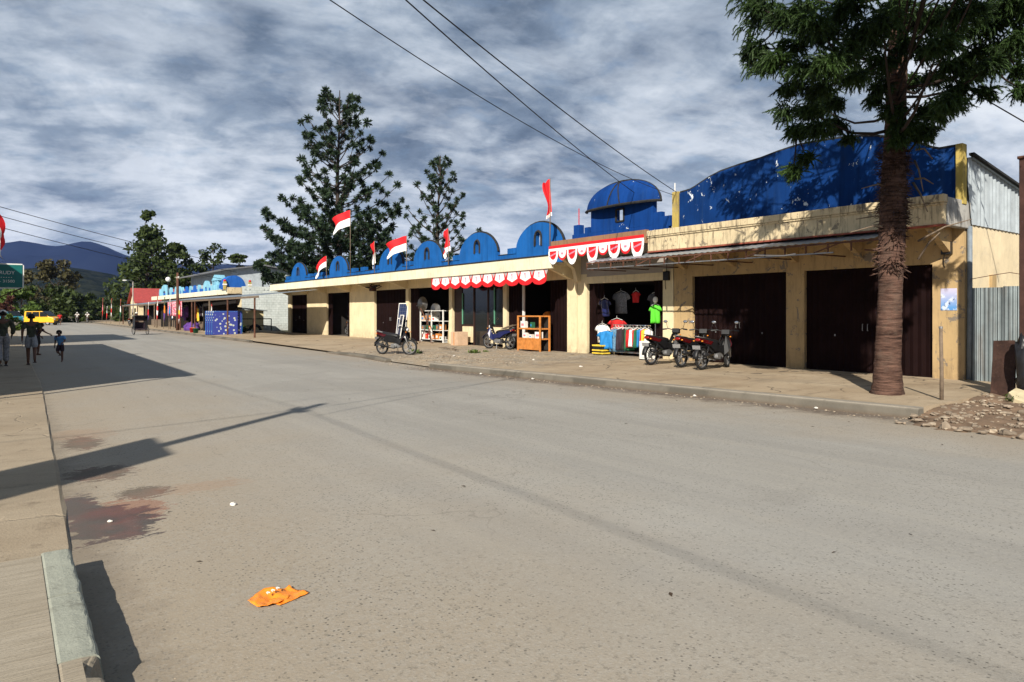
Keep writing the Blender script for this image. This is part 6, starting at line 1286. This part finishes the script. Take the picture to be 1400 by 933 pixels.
broad_tree('reddish leafed bush tree at the far left edge',8,118,404,14,'leafr',800,.3,'bush_tree',0,1.,12); broad_tree('low bright green shrub behind the walkers on the left pavement',18,75,431,16,'leafl',900,.14,'shrub',0,1.,14,'shrub',None); broad_tree('dark shrub at the middle of the road end',130,146,418,22,'leafd',1200,.36,'bush_tree',0,1.,16)
broad_tree('dark shrub growing by the last blue mattress',336,50.5,446,9,'leafd',500,.07,'shrub',0,1.,10,'shrub',None)
for k,(px,Y,top,hw) in enumerate(((-70,140,395,40),(-40,170,385,30),(395,105,362,26),(640,90,345,40),(700,110,352,30))):
    broad_tree(('leafy tree outside the left edge','second leafy tree outside the left edge','leafy tree hidden behind the long shop row','leafy tree behind the middle of the shop row','leafy tree behind the dome shop')[k],px,Y,top if k<3 else 372,hw,'leafd',1000,.4,'tall_tree',0,1.,14)
# hoop pines behind the row
def pine(label,X,Y,h,prof,nb,nt,tuft,sp,seed,zmin,up=.75):
    rr=random.Random(seed); t_=thing('hoop_pine',label,'pine tree',(X,Y,0),0,'hoop pines behind the shop row')
    b=MB(); b.tube([(0,0,-.2)]+[(.08*math.sin(k),.08*math.cos(k*1.3),h*k/8) for k in range(1,9)],[max(.035,.018*h*(1-k/8.6)) for k in range(9)],8)
    f=MB()
    def tf(c,d,r):
        for i in range(nt):
            v=Vector((rr.gauss(0,1),rr.gauss(0,1),rr.gauss(0,1)))+d*.35; v.normalize(); s=v.orthogonal().normalized(); s=Matrix.Rotation(rr.random()*6.28,3,v)@s
            L=r*rr.uniform(.75,1.1); w=r*.10; o=c+v*r*.08; k=len(f.v)
            f.v+=[tuple(o-s*w*.5),tuple(o+s*w*.5),tuple(o+v*L*.65+s*w),tuple(o+v*L),tuple(o+v*L*.65-s*w)]; f.f.append((k,k+1,k+2,k+3,k+4)); f.m.append(0)
    for i in range(nb):
        q=(i+rr.random())/nb; z=lerp(zmin,h*.985,q**1.2); L=interp(prof,z/h)*rr.uniform(.7,1.12)
        a=i*2.399+rr.uniform(-.35,.35); upk=interp([(.0,.15),(.45,.35),(.8,.95),(1.,1.5)],z/h)*up
        d=Vector((math.cos(a),math.sin(a),0)); p0=Vector((0,0,max(.5,z-L*upk))); 
        pts=[p0+d*L*u+Vector((0,0,L*upk*u+.16*L*(u**3)-.05*L*math.sin(u*3.1))) for u in (0,.25,.5,.75,1.)]
        b.tube(pts,[.06,.05,.042,.034,.02],4)
        m=max(2,int(L/(sp*(1.45 if z>h*.5 else 1.))))
        for k in range(m+1):
            u=lerp(.34 if z<h*.75 else .5,1.,k/m); j=min(3,int(u*4)); c=pts[j].lerp(pts[j+1],u*4-j); 
            tf(c+Vector((0,0,.06)),(d*.5+Vector((0,0,.7))),tuft*rr.uniform(.7,1.1)*(1.1 if k==m else .85))
            if u<.97:
                for s in (-1,1):
                    if rr.random()<(.62 if z<h*.45 else .22):
                        sd=Vector((-d.y,d.x,0))*s; l=(1.05-u)*L*rr.uniform(.3,.7)+.35; e=c+(d*.6+sd*.8).normalized()*l+Vector((0,0,l*.35)); b.tube([c,e],[.02,.010],3,False); tf(e,(d+sd+Vector((0,0,1))),tuft*rr.uniform(.7,1.1))
    b.build('trunk',MT['bark2'],t_,fixn=False); f.build('crown',MT['tuft'],t_,fixn=False)
X1=22.; Y1=onX(463,X1)
pine('large dark hoop pine with upswept tufted branches behind the shop row',X1,Y1,zat(124,X1,Y1),[(0,5.2),(.28,6.0),(.36,5.7),(.45,5.1),(.55,4.5),(.64,3.8),(.75,3.1),(.86,2.5),(.93,2.0),(.97,1.2),(1.,.4)],112,62,.42,.74,3,3.4)
X2=22.5; Y2=onX(600,X2)
pine('smaller sparse hoop pine right of the large one',X2,Y2,zat(213,X2,Y2),[(0,2.6),(.3,3.1),(.45,2.9),(.6,2.4),(.75,1.7),(.88,1.0),(.95,.6),(1.,.25)],54,56,.27,.47,5,2.6,.95)
# near tree
TX,TY=12.78,5.86
nt_=thing('araucaria_tree','near tree with a ringed reddish trunk and dark drooping needle clumps','tree',(TX,TY,.16))
def trunk_c(z):   # centre line, slight lean to the right of the picture
    k=.035*z; return Vector((k*CS*.9,-k*SN*.9,z))
b=MB(); seg=26; zs=[i*.06-.1 for i in range(240)]; vs=[]
for z in zs:
    rbase=interp([(-.1,.31),(.1,.255),(.5,.218),(1.5,.198),(2.2,.198),(2.7,.222),(3.4,.215),(4.5,.18),(8,.14),(14.3,.04)],z); c=trunk_c(z)
    for k in range(seg):
        a=2*math.pi*k/seg; r=rbase*(1+.06*mn.noise(Vector((math.cos(a)*1.5,math.sin(a)*1.5,z*16)))+.05*mn.noise(Vector((math.cos(a)*5,math.sin(a)*5,z*24)))+.07*mn.noise(Vector((math.cos(a)*2,math.sin(a)*2,z*2)))+(.05*max(0,math.sin(a*5+1))*math.exp(-max(0,z)/.14)))
        vs.append((c.x+r*math.cos(a),c.y+r*math.sin(a),z))
b.add(vs,[(i*seg+k,i*seg+(k+1)%seg,(i+1)*seg+(k+1)%seg,(i+1)*seg+k) for i in range(len(zs)-1) for k in range(seg)])
rr=random.Random(21)
def spikes(z,a,n,l):      # dead scale leaves clinging to the bark
    for i in range(n):
        zz=z+rr.gauss(0,.10); aa=a+rr.gauss(0,.5); c=trunk_c(zz); o=Vector((math.cos(aa),math.sin(aa),0)); p=c+o*.2; d=(o+Vector((rr.gauss(0,.5),rr.gauss(0,.5),rr.uniform(-1.2,.5)))).normalized(); s=d.orthogonal().normalized()*.010; L=l*rr.uniform(.5,1.3)
        b.add([p-s,p+s,p+d*L*.6+s,p+d*L,p+d*L*.6-s],[(0,1,2,3,4)])
for i in range(70): spikes(rr.uniform(2.3,4.5),rr.random()*6.28,22,.13)
tr_=b.build('trunk',MT['bark'],nt_,smooth=True,fixn=False)
RT=Vector((CS,-SN,0)); FW=Vector((SN,CS,0))
def scr(px,py,dd=0.):      # point of the crown at a sideways/height offset taken from the trunk, dd metres deeper
    d=dep(TX,TY)+dd; a=(px-700)/F*d; return RT*a+FW*d+Vector((0,0,H+(CY-py)/F*d))-Vector((TX,TY,.16))
for (px,py,qx,qy,dd) in ((1255,355,1285,318,-.1),(1255,330,1328,300,.0),(1248,250,1268,290,-.2),(1250,220,1262,262,-.25),(1225,310,1162,318,-.1),(1222,255,1178,258,0),(1225,300,1170,300,.1),(1250,245,1276,252,.0),(1252,205,1275,218,.1)):
    p=scr(px,py,dd*.3); q=scr(qx,qy,dd-.1); m=p.lerp(q,.5)+Vector((0,0,.06*(1 if py>240 else 1.8)))
    dk=MB().tube([p,m,q],[.022,.016,.008],6); dk.build('dead_branch',MT['woodgrey'],nt_,smooth=True,fixn=False)
fol=MB(); lim=MB()
def cord(p,d,L,droop,r=.0125):
    pts=[Vector(p)]; d=d.normalized(); n=5
    for i in range(n):
        d=(d+Vector((0,0,-droop))+Vector((rr.gauss(0,.06),rr.gauss(0,.06),rr.gauss(0,.06)))).normalized(); pts.append(pts[-1]+d*L/n)
    k0=len(fol.v); fol.tube(pts,[r*.55,r,r,r*.95,r*.8,r*.25],3,False)
    for i in range(n):
        dd=(pts[i+1]-pts[i]).normalized(); s0=dd.orthogonal().normalized()
        for j in range(6):
            s=Matrix.Rotation(rr.random()*6.28,3,dd)@s0; o=pts[i].lerp(pts[i+1],rr.random())+s*r*.6; tp_=o+(dd*.85+s*.55)*rr.uniform(.035,.06); w=dd.cross(s)*.0065; fol.add([o-w,o+w,tp_],[(0,1,2)])
def clump(c,R_,n,axis,droop=.26,L=.225):
    for i in range(n):
        v=Vector((rr.gauss(0,1),rr.gauss(0,1),rr.gauss(0,.8))); v=v.normalized()*rr.random()**.6
        o=c+Vector((v.x*R_,v.y*R_,v.z*R_*.72)); d=v*.9+axis*.45+Vector((rr.gauss(0,.45),rr.gauss(0,.45),rr.gauss(0,.4)+.05))
        cord(o-d.normalized()*L*.4,d,L*rr.uniform(.7,1.2),droop*rr.uniform(.6,1.5))
def branch(p,q,r0=.05,sag=.25):
    m=p.lerp(q,.5)+Vector((0,0,-sag)); lim.tube([p,p.lerp(m,.5)+Vector((0,0,-sag*.2)),m,m.lerp(q,.5)+Vector((0,0,-sag*.1)),q],[r0,r0*.85,r0*.7,r0*.5,r0*.3],7)
CL=[ # px, py, depth offset, size(px), n   -- sub clumps of the crown that the photograph shows
 (1040,12,.6,30,26),(1075,22,-.2,34,34),(1032,68,.4,24,28),(1060,82,0,28,34),(1085,60,.5,28,26),(1100,95,-.3,30,34),(1080,120,.3,20,18),(1120,118,.2,26,28),(1105,150,.0,22,22),(1120,175,-.3,26,34),(1090,178,.0,20,24),(1145,172,.3,18,16),(1085,232,-.3,15,24),(1102,215,.0,14,16),(1160,188,.0,14,12),
 (1130,45,.6,34,34),(1150,75,-.6,30,36),(1165,105,.2,24,22),(1155,15,.4,34,34),(1185,40,-.5,32,34),(1140,140,.6,20,16),(1110,30,-.9,30,30),(1130,88,-.9,26,30),
 (1205,85,-.7,26,30),(1205,118,-.5,18,20),(1195,135,.0,16,16),(1225,15,-1.,34,34),(1262,20,-.6,34,36),(1240,60,-.8,24,24),(1222,150,-.3,22,24),(1238,172,-.35,24,46),(1262,180,-.3,22,36),(1228,190,-.35,14,18),(1264,152,-.2,20,24),
 (1290,25,.5,34,34),(1285,60,-.7,26,30),(1262,70,-.9,22,24),(1320,15,-.3,34,36),(1350,35,.4,30,30),(1385,10,.0,32,32),(1300,88,.3,24,24),(1325,98,.5,24,26),(1310,120,.2,20,18),(1352,88,-.4,20,20),(1370,62,.3,22,22),(1395,55,-.2,22,24),(1392,95,.4,16,16),(1395,122,-.2,12,16),(1300,138,-.2,22,26),(1285,155,.2,16,14),(1348,122,.0,16,14),(1335,70,.9,24,20),(1415,30,.3,32,26),(1440,80,0,26,22),(1430,-20,.5,36,26),
 (1275,105,.6,22,20),(1245,110,.9,26,24),(1180,60,1.2,34,30),(1300,50,1.3,36,30),(1240,30,1.4,40,34),(1100,10,1.3,34,26),(1360,15,1.2,34,26)]
DONE=[]
for px,py,dd,sz,n in CL:
    dd+=(-1.3 if px<1190 and py<135 else -1.9 if px>1280 else 0)
    c=scr(px,py,dd); R_=sz/F*dep(TX,TY); base=trunk_c(max(4.,c.z-.25*Vector((c.x,c.y,0)).length)); ax=(c-base); ax.z*=.3; ax=ax.normalized() if ax.length>.1 else Vector((0,0,1))
    if Vector((c.x,c.y,0)).length>.5:
        near_=[q for q in DONE if .15<(q-c).length<.95]
        if near_: q=min(near_,key=lambda e:(e-c).length); lim.tube([q,q.lerp(c,.5)+Vector((0,0,-.04)),c],[.018,.014,.008],5)
        else: branch(base,c,.034)
        DONE.append(c)
    clump(c,R_*.76,int(n*4.7),ax)
for i in range(420):          # clumps added out of view on the sun side to shade the shop front
    cx_=rr.uniform(-5.1,-2.2); tt_=(3.72-cx_)/1.248; c=Vector((cx_,rr.uniform(8.2,13.3)-5.86-tt_,rr.uniform(.1,2.2)+tt_)); a=math.atan2(c.y,c.x); rad=Vector((c.x,c.y,0)).length; z=c.z; pp=c+Vector((TX,TY,.16)); d_=pp.dot(FW); sx=700+F*pp.dot(RT)/d_; sy=CY-F*(pp.z-H)/d_
    if sy>-120 or (sx<1150 and sy>-560): continue
    (branch(trunk_c(z-.3*rad),c,.02) if i%11==0 else 0); clump(c,rr.uniform(.32,.46),80 if sy<-60 else 150,Vector((math.cos(a),math.sin(a),.2)))
for i in range(84):          # the crown above the frame and round the far and near sides
    z=rr.uniform(7.0,13.8); rad=interp([(7,2.9),(9,3.0),(11,2.2),(13,1.0),(14,.3)],z)*rr.uniform(.5,1.05); a=rr.random()*6.28; c=Vector((math.cos(a)*rad,math.sin(a)*rad,z)); (branch(trunk_c(z-.35*rad),c,.022) if i%3==0 else 0); clump(c,rr.uniform(.3,.45),60,Vector((math.cos(a),math.sin(a),.2)))
for i in range(16):
    a=rr.random()*6.28; z=rr.uniform(5.2,7.0); rad=rr.uniform(1.4,2.7); c=Vector((math.cos(a)*rad,math.sin(a)*rad,z)); 
    if (c.dot(RT)>-.6 and c.dot(RT)<.9) and c.dot(FW)<-1.0: continue
    (branch(trunk_c(z-.35*rad),c,.03) if i%3==0 else 0); clump(c,.36,110,Vector((math.cos(a),math.sin(a),.2)))
lim.build('limbs',MT['limb'],nt_,smooth=True,fixn=False); fol.build('crown',MT['needle'],nt_,fixn=False)
